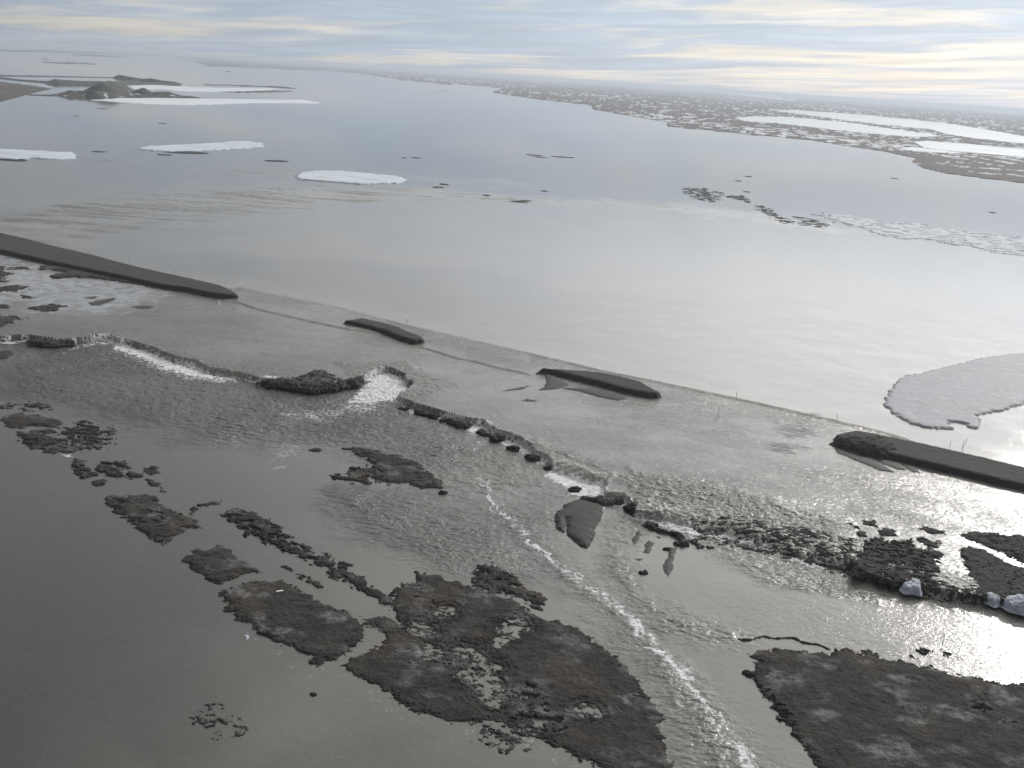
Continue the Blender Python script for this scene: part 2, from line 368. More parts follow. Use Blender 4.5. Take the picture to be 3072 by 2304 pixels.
def water_level(x, y, near_only=True):
    z = np.zeros(x.shape)
    k = (y < 900)
    xs, ys = x[k], y[k]
    a = sdf(xs, ys, LIPP); b = sdf(xs, ys, BASEP)
    wob = 1.0 * fbm(xs / 3.4, ys / 3.4, 3, 5) + 0.5 * fbm(xs / 1.1, ys / 1.1, 2, 6) - 0.25
    tt = np.where(b > 0, 1.0, np.where(a + wob < 0, 0.0, np.clip((a + wob) / np.maximum(a + wob - b, 0.05), 0, 1)))
    zz = DZ * (tt ** 1.4) + 0.0
    # the pool behind the road stands a little higher
    s = sdf(xs, ys, SHP)
    s2 = s + 0.35 * fbm(xs / 3.0, ys / 3.0, 2, 9)
    pool = 1 - sstep(s2, 0.0, 0.9)
    plateau = np.zeros(xs.shape)
    for i, L in enumerate(near_sh):
        amp = (0.38, 0.34, 0.14)[i]
        d, _ = seg_dist(xs, ys, L, False)
        # side of the line: nearer to the camera is south of it
        dn = np.hypot(xs - 0, ys - 0)
        yl = np.interp(xs, L[:, 0], L[:, 1]); inx = sstep(xs, L[0, 0] - 2, L[0, 0] + 3) * (1 - sstep(xs, L[-1, 0] - 3, L[-1, 0] + 2))
        up = sstep(ys - yl, 0.0, 1.0) * inx
        plateau = np.maximum(plateau, amp * up)
    ramp = 0.25 * (1 - sstep(s, 0.0, 12.0))
    mid = np.maximum(plateau * (1 - sstep(s, 14, 40)), ramp)
    zz = zz + np.where(s2 < 0.9, 0.62 * pool + mid * (1 - pool), mid)
    z[k] = zz; z[~k] = 0.62
    return z, k, a, b, s

# ------------------------------------------------------------------ water sheet: fan-shaped grid, finer close by
deps = np.concatenate([np.linspace(58, 41, 110, endpoint=False), np.linspace(41, 10, 960, endpoint=False), np.linspace(10, 1.0, 240, endpoint=False), np.geomspace(1.0, 0.035, 60)])
azs = np.radians(np.linspace(-40, 42, 1560))
rr = (H / np.tan(np.radians(deps)))
GX = rr[:, None] * np.sin(azs)[None, :]; GY = rr[:, None] * np.cos(azs)[None, :]
wz, kn, sa, sb, ss = water_level(GX, GY)
fallf = np.zeros(GX.shape)
def full(v, d):
    o = np.full(GX.shape, d, float); o[kn] = v; return o
A = full(sa, -500); B = full(sb, -500); S = full(ss, -500)
down = B > 0
kf = (A > -0.8) & (B < 0.8) & (GY < 900)
fallf[kf] = sstep(A[kf], -0.8, 0.4) * (1 - sstep(B[kf], 0.0, 0.8))
# current strength ("chop")
def near_pts(P, m):
    lo = P.min(0) - m; hi = P.max(0) + m
    k = (GX > lo[0]) & (GX < hi[0]) & (GY > lo[1]) & (GY < hi[1])
    return k, GX[k], GY[k]
chop = np.zeros(GX.shape)
def add_area(fr, pts, val, feather, z=0.0, arr=None, seed=1, rag=0.3):
    P = poly(fr, pts, z); k, x, y = near_pts(P, feather * 2.5)
    if not len(x): return
    d = sdf(x, y, P, feather * 2.5)
    d = d + feather * rag * 2 * fbm(x / feather, y / feather, 3, seed)
    arr[k] = np.maximum(arr[k], val * sstep(d, -feather, feather))
between = sstep(S, -1, 2) * (1 - sstep(A, -2, 3))
chop = np.maximum(chop, (0.42 - 0.2 * sstep(GX, 40, 100)) * between)
# thin ruffled film over the drowned road
chop = np.maximum(chop, 0.5 * sstep(S, 0.0, 1.0) * (1 - sstep(S, 11, 17)) * (A < 0))
add_area('V', [(850, 880), (1010, 900), (1200, 960), (1340, 1010), (1500, 1060), (1700, 1110), (1900, 1180), (1850, 1240), (1600, 1180), (1330, 1040), (1080, 940), (860, 895)], 1.0, 5, 0, chop, 3)
add_area('V', [(1350, 1090), (1360, 1010), (1480, 1030), (1650, 1070), (1830, 1120), (1850, 1230), (1700, 1190), (1500, 1150)], 1.25, 4, 0, chop, 4)
add_area('V', [(1850, 1010), (2000, 1060), (2212, 1100), (2400, 1150), (2400, 1230), (2000, 1150), (1820, 1110)], 0.6, 6, 0, chop, 4)
add_area('V', [(720, 780), (880, 780), (1000, 830), (900, 880), (850, 850), (760, 830)], 0.95, 4, 0, chop, 5)
add_area('V', [(250, 730), (420, 760), (650, 810), (560, 815), (420, 790), (300, 745)], 0.6, 3, 0, chop, 6)
# below the falls
add_area('V', [(0, 745), (250, 745), (500, 820), (700, 850), (880, 850), (1000, 930), (1250, 1060), (1000, 1080), (700, 960), (400, 960), (200, 890), (0, 850)], 0.95, 8, DZ, chop, 7)
add_area('V', [(560, 860), (700, 820), (870, 830), (860, 880), (740, 930), (600, 950), (420, 960), (400, 900)], 0.85, 6, DZ, chop, 8)
add_area('V', [(700, 1060), (950, 1060), (1100, 1150), (1180, 1250), (1100, 1260), (900, 1210), (760, 1150)], 0.75, 6, DZ, chop, 9)
add_area('V', [(950, 930), (1200, 1000), (1280, 1060), (1200, 1150), (1300, 1300), (1500, 1500), (1700, 1700), (1480, 1700), (1420, 1480), (1250, 1300), (1100, 1180), (950, 1060)], 0.62, 6, DZ, chop, 10)
add_area('V', [(1020, 1060), (1120, 1120), (1250, 1240), (1400, 1360), (1520, 1490), (1660, 1680), (1560, 1700), (1440, 1500), (1340, 1360), (1170, 1220), (1060, 1120)], 0.80, 4, DZ, chop, 11)
add_area('V', [(1340, 1090), (1450, 1130), (1360, 1180), (1380, 1280), (1500, 1330), (1620, 1370), (1560, 1400), (1420, 1370), (1300, 1230), (1300, 1130)], 0.85, 4, DZ, chop, 12)
add_area('V', [(1500, 1150), (1720, 1190), (1850, 1240), (1980, 1280), (1900, 1300), (1650, 1260), (1540, 1200)], 0.75, 3, DZ, chop, 13)
add_area('V', [(1860, 1200), (2000, 1230), (2140, 1260), (2300, 1290), (2212, 1330), (2000, 1290), (1860, 1250)], 1.1, 2.5, -0.6, chop, 27)
add_area('V', [(1560, 1270), (1900, 1290), (2212, 1340), (2400, 1400), (2400, 1520), (2000, 1480), (1700, 1400), (1560, 1360)], 0.12, 8, DZ, chop, 14)
# wind and current streaks on the pool
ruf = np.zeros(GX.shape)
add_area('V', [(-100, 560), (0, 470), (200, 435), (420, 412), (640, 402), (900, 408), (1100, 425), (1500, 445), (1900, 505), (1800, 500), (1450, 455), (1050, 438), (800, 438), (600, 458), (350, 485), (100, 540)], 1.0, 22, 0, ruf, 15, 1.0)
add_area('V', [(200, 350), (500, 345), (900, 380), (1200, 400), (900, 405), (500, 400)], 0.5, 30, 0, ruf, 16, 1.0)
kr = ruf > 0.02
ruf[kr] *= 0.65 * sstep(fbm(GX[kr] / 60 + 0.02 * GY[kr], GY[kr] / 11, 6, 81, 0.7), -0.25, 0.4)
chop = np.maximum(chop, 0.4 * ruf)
ladder = np.zeros(GX.shape)
add_area('R', [(700, 1050), (860, 1040), (900, 1250), (880, 1450), (800, 1420), (640, 1300), (520, 1240)], 1.0, 4, 0, ladder, 16)
add_area('D', [(750, 1220), (950, 1380), (960, 1500), (800, 1560), (700, 1400)], 0.9, 3, DZ, ladder, 17)
add_area('V', [(700, 1060), (900, 1080), (1000, 1180), (800, 1150)], 0.5, 5, DZ, ladder, 18)
add_area('V', [(440, 920), (700, 880), (720, 900), (480, 960)], 0.7, 5, DZ, ladder, 19)
# silt, also carrying lower-left shade and window reflection painted as colour
mud = np.zeros(GX.shape)
mud = np.maximum(mud, 0.85 * sstep(S, -25, 2))
add_area('V', [(-200, 560), (0, 440), (300, 400), (700, 400), (1000, 430), (1500, 450), (1900, 500), (2400, 580), (2400, 700), (1500, 640), (700, 560)], 0.65, 30, 0, mud, 20, 1.0)
add_area('V', [(-100, 540), (0, 480), (250, 430), (600, 405), (900, 410), (1100, 428), (1000, 436), (800, 436), (600, 450), (300, 480)], 1.0, 18, 0, mud, 21, 1.2)
add_area('BL', [(1050, 230), (1250, 300), (1500, 640), (1900, 1000), (2212, 1250), (2600, 1500), (2600, 1800), (1300, 1800), (1150, 1100), (1060, 700)], 0.9, 5, DZ, mud, 24, 0.6)  # silt plume; the paler side of a window reflection is painted in
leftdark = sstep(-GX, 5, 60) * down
mud = mud * (1 - 0.80 * sstep(-GX + 0.25 * (GY - 130), 10, 60) * down)  # lower-left vignette and window shade, painted in as less silt
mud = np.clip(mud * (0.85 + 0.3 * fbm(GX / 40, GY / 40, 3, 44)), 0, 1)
# foam
foam = np.zeros(GX.shape)
edge = (np.abs(B) < 6) & (B > -0.3)
along = np.zeros(GX.shape); along[edge] = sstep(fbm(GX[edge] / 9, GY[edge] / 9, 2, 31), -0.25, 0.25)
foam = np.maximum(foam, (0.35 + 0.5 * along) * (1 - sstep(B, 0.2, 3.2)) * (B > -0.4) * (GX < 66) * (np.abs(B) < 6))
def F_(fr, pts, val, feather, z=DZ, seed=30): add_area(fr, pts, val, feather, z, foam, seed, 0.35)
F_('T4', [(735, 855), (800, 840), (900, 875), (1000, 910), (1060, 935), (1150, 975), (1280, 1015), (1400, 1050), (1560, 1082), (1480, 1088), (1300, 1065), (1150, 1035), (1000, 975), (880, 925), (750, 880)], 1.0, 2.2)
F_('T4', [(735, 870), (900, 900), (1150, 990), (1500, 1085), (1600, 1105), (1400, 1100), (1200, 1080), (1000, 1020), (860, 950), (740, 895)], 0.62, 3.5)
F_('T4', [(600, 815), (740, 812), (745, 850), (600, 860), (450, 900), (390, 925), (420, 880), (520, 845)], 0.55, 3)
F_('T4', [(-40, 835), (190, 818), (195, 828), (100, 845), (0, 850)], 0.7, 1.2)
F_('T4', [(1600, 1075), (1800, 1090), (1950, 1125), (1820, 1115), (1700, 1100)], 0.6, 1)
F_('C', [(470, 605), (545, 575), (640, 600), (690, 645), (690, 690), (640, 735), (600, 755), (450, 785), (320, 775), (370, 705), (440, 650)], 1.0, 1.6)
F_('C', [(690, 690), (560, 800), (200, 900), (0, 900), (-250, 1000), (-100, 850), (150, 790), (300, 740), (440, 640), (600, 640)], 0.52, 8)
F_('C', [(-600, 1000), (-250, 850), (250, 760), (250, 840), (-100, 960), (-500, 1080)], 0.38, 10)
F_('T4', [(700, 870), (1000, 960), (1300, 1060), (1700, 1100), (1500, 1130), (1100, 1060), (800, 980), (300, 1060), (0, 1110), (0, 1040), (400, 960)], 0.27, 8)
F_('C', [(-50, 1000), (150, 1060), (-10, 1150), (-250, 1200), (-200, 1050)], 0.36, 6)
F_('C', [(640, 765), (730, 815), (770, 850), (720, 850), (640, 790)], 0.8, 0.8)
F_('C', [(840, 850), (960, 870), (940, 890), (850, 870)], 0.8, 0.6)
F_('C', [(1070, 930), (1150, 910), (1230, 930), (1250, 975), (1330, 1010), (1440, 1050), (1520, 1110), (1600, 1170), (1560, 1180), (1460, 1110), (1350, 1060), (1220, 1010), (1100, 970)], 1.0, 1.2)
F_('C', [(1580, 1245), (1640, 1200), (1720, 1240), (1850, 1290), (1960, 1300), (1980, 1330), (1960, 1370), (1800, 1380), (1720, 1370), (1800, 1345), (1700, 1310)], 1.0, 1.5)
F_('D', [(860, 730), (980, 740), (1020, 800), (1040, 870), (1250, 905), (1500, 960), (1700, 1020), (1900, 1065), (1700, 1060), (1450, 1010), (1280, 940), (1100, 900), (1000, 840)], 1.0, 1.1)
F_('D', [(2100, 1110), (2300, 1150), (2450, 1200), (2250, 1200)], 0.7, 1.2)
F_('D', [(700, 740), (770, 735), (740, 800), (700, 780)], 0.7, 0.8)
F_('BR', [(350, 180), (500, 200), (560, 240), (420, 250)], 0.6, 1.2)
F_('J', [(600, 560), (740, 560), (770, 590), (700, 600)], 0.65, 0.8)
F_('C', [(1130, 1000), (1160, 1020), (1185, 1050), (1120, 1105), (1100, 1095), (1150, 1045)], 0.5, 0.8)
def foam_line(fr, pts, val, wid, z=DZ, seed=33):
    L = poly(fr, pts, z); k, x, y = near_pts(L, wid * 4 + 3)
    jx = 3.0 * fbm(x / 5, y / 5, 4, seed, 0.6); jy = 3.0 * fbm(x / 5, y / 5, 4, seed + 5, 0.6)
    d = ldist(x + jx, y + jy, L, wid * 4); v = val * np.exp(-(d / wid) ** 2) * (d < wid * 3.9)
    br = 0.45 + 0.75 * sstep(fbm(x / 5, y / 5, 3, seed + 9), -0.2, 0.35)
    foam[k] = np.maximum(foam[k], np.clip(v * br, 0, 1))
foam_line('V', [(1040, 1030), (1065, 1100), (1110, 1130), (1135, 1155), (1160, 1190), (1215, 1228), (1255, 1262), (1310, 1292), (1355, 1330), (1385, 1370), (1440, 1420), (1490, 1480), (1545, 1545), (1600, 1600), (1640, 1680)], 0.95, 0.42)
foam_line('V', [(1045, 1040), (1070, 1100), (1118, 1132), (1165, 1190), (1220, 1225), (1310, 1290), (1360, 1330), (1440, 1415), (1490, 1475), (1550, 1545), (1610, 1605), (1650, 1680)], 0.85, 0.35, seed=91)
foam_line('V', [(1040, 1030), (1110, 1130), (1160, 1190), (1255, 1262), (1355, 1330), (1440, 1420), (1545, 1545), (1640, 1680)], 0.40, 2.0, seed=95)
foam_line('V', [(1200, 1215), (1250, 1250), (1310, 1292)], 0.62, 0.8, seed=41)
foam_line('V', [(1400, 1395), (1450, 1430), (1500, 1470)], 0.62, 1.0, seed=43)
foam_line('D', [(330, 640), (480, 610), (700, 600)], 0.6, 1.0)
foam_line('V', [(520, 880), (600, 960), (610, 1010)], 0.33, 2.5)
F_('BL', [(1540, 700), (1700, 800), (1900, 900), (2050, 1000), (2212, 960), (2212, 1100), (2000, 1100), (1750, 950), (1560, 800)], 0.24, 2.0)
F_('BM', [(60, 1090), (300, 1190), (500, 1320), (760, 1390), (1000, 1360), (1250, 1440), (1500, 1570), (1760, 1690), (1400, 1640), (1000, 1480), (600, 1430), (350, 1380), (150, 1250)], 0.27, 2.0)
foam_line('T4', [(1410, 560), (1440, 600)], 0.7, 0.8, z=0)
for pts in ([(500, 628), (600, 648), (735, 676)], [(900, 715), (1000, 741), (1160, 780)], [(1430, 838), (1600, 873), (1800, 918)]):
    foam_line('V', pts, 0.34, 0.7, z=0.2)
foam_line('V', [(745, 690), (790, 700), (880, 735), (910, 742)], 0.4, 0.6, z=0.1)
foam_line('C', [(560, 560), (700, 540), (830, 550)], 0.42, 1.2, z=0)
# lip roll: white threads running over the falls
kl = (A > -0.6) & (B < 0.2) & (GX < 60)
foam[kl] = np.maximum(foam[kl], 0.54 * sstep(fbm(GX[kl] / 1.2, GY[kl] / 1.2, 2, 51), -0.1, 0.5))
slush = np.zeros(GX.shape)
add_area('T4', [(-100, 250), (60, 260), (260, 330), (300, 390), (560, 430), (820, 440), (1050, 490), (1100, 540), (700, 640), (300, 640), (150, 560), (-100, 600)], 0.75, 6, 0, slush, 23, 0.8)
near = 1 - sstep(np.hypot(GX, GY), 200, 1500) * 0.85
# real swell where the current runs (metres)
rw = np.where(np.hypot(GX, GY) < 420, 1, 0)
kw = (rw > 0) & (chop > 0.02); xw, yw = GX[kw], GY[kw]
wave = 0.22 * fbm(xw / 3.2, yw / 2.0, 3, 61) + 0.16 * fbm(xw / 1.3, yw / 0.8, 2, 66)
ridge = (1 - np.abs(fbm(xw / 3.2, yw / 1.3, 4, 71, 0.6)) * 2.2) * 0.26
wz2 = wz.copy(); wz2[kw] += wave * chop[kw] + ridge * np.clip(chop[kw] - 0.55, 0, 1)
keep = np.ones((GX.shape[0] - 1, GX.shape[1] - 1), bool)
water = grid_mesh('water', GX, GY, wz2, keep, M_water, dict(chop=chop, foam=foam, mud=mud, slush=slush, ladder=ladder, near=near, fall=fallf, dull_sheen=ruf))
tag(water, 'grey silty flood water spilling over the road and low falls', kind='structure')

# lake bed / ground under everything, to the horizon
def ring_sheet(name, z, mat):
    n = 96; rs = [0, 100, 1000, 10000, 60000, 135000]
    vs = [(0, 0, z)]; fs = []
    for r in rs[1:]:
        for i in range(n): vs.append((r * math.cos(2 * math.pi * i / n), r * math.sin(2 * math.pi * i / n), z))
    for i in range(n): fs.append((0, 1 + i, 1 + (i + 1) % n))
    for k in range(len(rs) - 2):
        for i in range(n):
            a = 1 + k * n + i; b = 1 + k * n + (i + 1) % n; fs.append((a, a + n, b + n, b))
    me = bpy.data.meshes.new(name); me.from_pydata(vs, [], fs); me.materials.append(mat)
    o = bpy.data.objects.new(name, me); C.objects.link(o); return o
ground = ring_sheet('ground', -8.0, M_ground); tag(ground, 'silt bed below the flood', kind='structure')

# ------------------------------------------------------------------ land pieces above the water
def wl_at(x, y, z0): return z0
def land(name, P, z0, mat, hmax=0.5, bank=0.7, rag=1.2, rscale=3.0, hum=0.26, holes=0.0, cracks=0.0, hscale=4.0, seed=1, cell=None, label=None, kind='structure', cat=None, group=None,
         cut=None, snowf=None, wetp=0.25, extra=None, streaks=None, cut_soft=1.0, wetpolys=None, follow=False, drown=0.0, grow=0.3):
    c = P.mean(0); dist = np.hypot(np.hypot(*c), H)
    if cell is None: cell = dist * 0.00085
    lo = P.min(0) - rag * 2 - 1; hi = P.max(0) + rag * 2 + 1
    area = (hi[0] - lo[0]) * (hi[1] - lo[1]); cell = max(cell, math.sqrt(area / 500000.0))
    xs = np.arange(lo[0], hi[0] + cell, cell); ys = np.arange(lo[1], hi[1] + cell, cell)
    x, y = np.meshgrid(xs, ys)
    s0 = sdf(x, y, P, rag * 2 + 3)
    s = s0 + 2.2 * rag * fbm(x / rscale, y / rscale, 7, seed, 0.74)
    s = np.where(s0 < -rag * 1.6, np.minimum(s, -0.5), s)
    prof = np.where(s > 0, hmax * (1 - np.exp(-s / bank)), s * 0.6)
    h = prof + np.where(s > 0, 1, 0) * sstep(s, 0, 1.0) * hum * (fbm(x / 2.2, y / 2.2, 6, seed + 8, 0.68) + 0.5 * fbm(x / 9, y / 9, 3, seed + 12))
    if cut:
        jn = 5.5 * cut_soft * fbm(x / 1.3, y / 1.0, 6, seed + 3, 0.78)
        for Q in cut:
            q0 = sdf(x, y, Q, 5); q = q0 + jn + grow
            h = h * (0.25 + 0.75 * sstep(-q, 0.0, 2.5))
            h = h - (h + 0.15) * sstep(q, -0.3, 0.3)
    if cracks > 0:
        cn = np.abs(fbm(x / (hscale * 1.5) + 0.25 * fbm(x / 3, y / 3, 3, seed + 60), y / hscale, 5, seed + 61, 0.6))
        h = h - (hmax + 0.15) * (1 - sstep(cn, cracks * 0.5, cracks)) * sstep(fbm(x / 6, y / 6, 2, seed + 66), -0.5, 0.1)
    if holes > 0:
        hn = 1.7 * fbm(x / hscale, y / (hscale * 0.65), 6, seed + 21, 0.66)
        h = h - holes * hmax * 2.5 * sstep(hn, 0.30 - holes * 0.35, 0.55 - holes * 0.3)
    if extra is not None: h = h + extra(x, y, s)
    if drown > 0:
        wp = np.zeros(x.shape)
        for Q in (wetpolys or []): wp = np.maximum(wp, sstep(sdf(x, y, Q, 8), -2.0, 1.5))
        dn = 1.9 * fbm(x / 2.2, y / 1.5, 7, seed + 71, 0.76) + 0.75 * (wp - 0.5) + 0.8 * fbm(x / 12, y / 9, 3, seed + 73) - 0.35 * sstep(s, 1, 5) * (1 - wp)
        h = h - (h + 0.12) * sstep(dn, 0.50 - 0.4 * drown, 0.62 - 0.4 * drown)
    if follow:
        zz = water_level(x, y)[0] + h; base_w = zz - h
    else:
        zz = z0 + h; base_w = z0
    inw = zz > base_w - 0.22
    keep = inw[:-1, :-1] | inw[1:, :-1] | inw[:-1, 1:] | inw[1:, 1:]
    at_ = {}
    wet = sstep(1.6 * fbm(x / 7, y / 5, 5, seed + 30), 0.0, 0.5) * min(1.0, wetp * 1.5)
    if wetpolys:
        for Q in wetpolys: wet = np.maximum(wet, sstep(sdf(x, y, Q, 12) + 1.6 * fbm(x / 2.5, y / 2.5, 4, seed + 50), -1.0, 1.8))
    at_['wet'] = np.clip(wet, 0, 1)
    if snowf is not None: at_['snow'] = snowf(x, y, s, h)
    if streaks is not None:
        d = np.array(streaks, float); d /= np.hypot(*d)
        at_['along'] = x * d[0] + y * d[1]; at_['across'] = -x * d[1] + y * d[0]
    if not keep.any(): return None
    o = grid_mesh(name, x, y, zz, keep, mat, at_, origin=(c[0], c[1]))
    tag(o, label, cat, group, kind)
    return o

# tundra islands below the falls
isl = [
 ('J', [(20, 210), (60, 160), (160, 140), (260, 155), (400, 160), (500, 190), (620, 205), (640, 260), (560, 285), (440, 280), (330, 270), (250, 290), (120, 295), (40, 280)], 'low dark turf island at the far left, uppermost of the left chain', 0.0, 1.0),
 ('J', [(160, 385), (200, 335), (330, 325), (520, 300), (530, 335), (470, 390), (560, 400), (650, 400), (660, 440), (760, 480), (880, 470), (850, 515), (760, 550), (560, 552), (430, 540), (400, 480), (340, 500), (230, 450)], 'ragged brown turf island just below the uppermost left island', 0.45, 1.6),
 ('J', [(740, 670), (775, 590), (840, 640), (920, 720), (990, 735), (985, 680), (1060, 640), (1200, 645), (1330, 650), (1350, 700), (1200, 712), (1130, 745), (1350, 748), (1500, 768), (1510, 805), (1380, 802), (1160, 805), (1060, 770), (940, 800), (840, 812), (790, 775), (770, 745)], 'broken curved turf bank in the middle of the left chain', 0.5, 1.6),
 ('J', [(920, 860), (1000, 825), (1110, 830), (1100, 880), (990, 892)], 'small oval turf islet below the broken curved bank', 0.2, 1.0),
 ('J', [(1510, 815), (1640, 845), (1720, 930), (1680, 955), (1640, 905), (1540, 885)], 'small hooked turf bank above the square island', 0.25, 1.0),
 ('J', [(1480, 700), (1560, 690), (1640, 700), (1650, 760), (1560, 775), (1480, 740)], 'small broken turf patch at the right end of the curved bank', 0.55, 1.4),
 ('J', [(1080, 1030), (1150, 990), (1300, 1000), (1480, 985), (1640, 990), (1620, 1060), (1700, 1090), (1800, 1160), (1900, 1190), (1990, 1210), (2050, 1320), (1900, 1370), (1750, 1450), (1700, 1505), (1640, 1490), (1500, 1400), (1350, 1270), (1200, 1170), (1100, 1090)], 'dark squarish turf island with a pointed lower corner', 0.28, 1.2),
 ('BL', [(1440, 10), (1480, -20), (1600, -5), (1700, 30), (1830, 130), (1950, 220), (2100, 280), (2290, 380), (2400, 470), (2540, 560), (2560, 620), (2480, 600), (2350, 520), (2212, 450), (2100, 375), (1950, 300), (1850, 250), (1700, 190), (1560, 110), (1500, 60)], 'long ragged strip of turf running diagonally beside the current', 0.6, 2.0),
 ('J', [(1980, 1190), (2000, 1120), (2060, 1085), (2212, 1055), (2300, 1040), (2310, 1075), (2180, 1095), (2060, 1125)], 'thin turf rim joining the square island to the diagonal strip', 0.4, 1.0),
 ('BL', [(1195, 300), (1280, 245), (1400, 240), (1395, 198), (1480, 240), (1560, 310), (1690, 385), (1580, 400), (1500, 430), (1440, 468), (1340, 450), (1320, 410), (1230, 370)], 'small smooth leaf-shaped turf island below the square island', 0.12, 0.9),
 ('BL', [(1850, 350), (1930, 390), (2080, 470), (2110, 500), (2000, 470), (1900, 410)], 'narrow sliver of drowned turf between two islands', 0.5, 1.0),
 ('BL', [(1420, 520), (1500, 480), (1650, 455), (1800, 445), (1900, 480), (1980, 540), (2100, 600), (2212, 640), (2350, 700), (2345, 780), (2345, 830), (2270, 900), (2212, 935), (2140, 975), (2030, 970), (1930, 900), (1800, 840), (1690, 790), (1620, 730), (1520, 680), (1460, 640), (1470, 570)], 'brown turf island left of the narrow light channel', 0.08, 1.4),
 ('C', [(270, 1070), (400, 1062), (480, 1080), (600, 1110), (740, 1150), (800, 1190), (870, 1250), (935, 1312), (900, 1332), (780, 1328), (680, 1300), (560, 1300), (470, 1270), (490, 1200), (430, 1140), (350, 1100)], 'lone wedge-shaped turf island in the middle of the current', 0.22, 1.5),
 ('C', [(330, 1200), (440, 1170), (480, 1220), (440, 1300), (200, 1275), (200, 1245), (300, 1240)], 'scattered turf crumbs left of the lone wedge island', 0.75, 1.6),
 ('C', [(60, 1080), (130, 1070), (150, 1085), (80, 1098)], 'tiny turf islet left of the lone wedge island', 0.2, 0.8),
 ('BM', [(830, 440), (890, 345), (985, 338), (1100, 390), (1160, 450), (1200, 500), (1325, 540), (1310, 600), (1240, 585), (1150, 560), (1050, 540), (900, 490), (850, 470)], 'streaky turf island tucked against the top of the largest island', 0.45, 1.4),
 ('BM', [(1185, 590), (1290, 608), (1305, 642), (1220, 628)], 'small flat mud islet at the tip of the streaky island', 0.0, 0.5),
 ('BM', [(640, -1170), (650, -1190)], None, 0, 0),
]
for i, (fr, pts, lab, holes, rag) in enumerate(isl):
    if lab is None: continue
    land('tundra_island', poly(fr, pts, DZ), DZ, M_tundra if i not in (2, 7) else M_turfdark, hmax=0.40, rag=rag, rscale=2.6, holes=holes, hscale=3.2, seed=100 + i * 7, label=lab, drown=0.08, wetp=0.45 if i in (0, 6, 11) else 0.3)
# left drowned scatter
land('tundra_islet_scatter', poly('J', [(560, 330), (900, 230), (1150, 300), (1100, 480), (900, 520), (700, 460), (650, 400)], DZ), DZ, M_turfdark, hmax=0.25, rag=3, holes=0.92, hscale=1.7, seed=311, label='scattered turf crumbs right of the left island chain')
land('tundra_islet_scatter', poly('J', [(0, 60), (150, 30), (300, 30), (500, 60), (540, 110), (380, 110), (200, 70), (150, 110), (0, 90)], DZ), DZ, M_turfdark, hmax=0.25, rag=2, holes=0.75, hscale=2.6, seed=317, label='thin drowned turf streaks above the uppermost left island')

big = poly('BM', [(0, 1010), (60, 950), (230, 870), (290, 800), (285, 775), (180, 745), (135, 730), (200, 680), (300, 690), (375, 720), (325, 640), (335, 520), (400, 470), (480, 450), (500, 390), (600, 410), (690, 445), (850, 490), (1000, 540), (1120, 570), (1200, 640),
   (1330, 700), (1450, 730), (1600, 790), (1700, 880), (1800, 970), (1870, 1040), (1930, 1120), (1970, 1190), (2040, 1250), (2095, 1310), (2060, 1370), (2070, 1450), (2100, 1520), (2130, 1600), (2150, 1700), (2200, 1950), (1960, 1950), (1760, 1690), (1500, 1580), (1300, 1470),
   (1200, 1420), (1050, 1380), (950, 1355), (750, 1365), (600, 1335), (480, 1290), (380, 1220), (200, 1110), (80, 1070)], DZ)
cuts = [poly('BM', p, DZ + 0.2) for p in [
    [(1045, 745), (1100, 712), (1160, 700), (1185, 750), (1120, 800), (1050, 815), (1000, 860), (985, 850), (1050, 790)],
    [(770, 885), (830, 895), (895, 940), (870, 955), (800, 925)],
    [(770, 1065), (830, 1030), (950, 1062), (1030, 1105), (1000, 1165), (985, 1250), (940, 1200), (905, 1130), (830, 1085)],
    [(1550, 1275), (1585, 1255), (1620, 1265), (1645, 1305), (1590, 1300)],
    [(470, 745), (560, 750), (570, 785), (500, 775)], [(640, 630), (700, 620), (690, 665), (650, 665)],
    [(580, 870), (610, 880), (620, 915), (595, 905)], [(940, 980), (1000, 1005), (980, 1015)]]]
wets = [poly('BM', p, DZ + 0.2) for p in [
    [(380, 880), (500, 850), (620, 900), (760, 960), (770, 1010), (650, 1030), (480, 970), (380, 930)],
    [(760, 1040), (950, 1050), (1150, 1120), (1330, 1190), (1300, 1250), (1100, 1240), (950, 1250), (880, 1130)],
    [(440, 680), (560, 690), (600, 740), (500, 780), (420, 740)], [(500, 480), (560, 500), (560, 590), (520, 590)],
    [(1160, 1280), (1380, 1330), (1420, 1400), (1250, 1400), (1130, 1340)], [(1860, 1210), (1960, 1200), (2000, 1260), (1880, 1260)], [(560, 780), (740, 850), (720, 880), (590, 840)]]]
land('tundra_island', big, DZ, M_tundra, hmax=0.34, cut_soft=0.6, grow=0.0, rag=1.2, rscale=2.2, holes=0.0, drown=0.30, seed=401, cut=cuts, wetpolys=wets, wetp=0.3, label='largest turf island with small ponds, bottom centre')
land('tundra_islet_scatter', poly('BM', [(880, 1380), (1000, 1370), (1180, 1440), (1220, 1520), (1050, 1540), (930, 1460)], DZ), DZ, M_turfdark, hmax=0.18, rag=2, holes=0.8, hscale=1.4, seed=407, label='drowned turf crumbs along the lower rim of the largest island')
rightI = poly('BR', [(440, 920), (520, 905), (640, 890), (800, 915), (950, 922), (980, 900), (1060, 893), (1100, 912), (1180, 920), (1200, 898), (1240, 915), (1290, 952), (1400, 968), (1560, 1000), (1720, 1050), (1850, 1062), (2020, 1110), (2212, 1120), (2600, 1190),
   (2900, 2100), (1120, 2100), (880, 1660), (800, 1550), (720, 1440), (640, 1350), (540, 1230), (500, 1150), (455, 1080), (475, 980)], DZ)
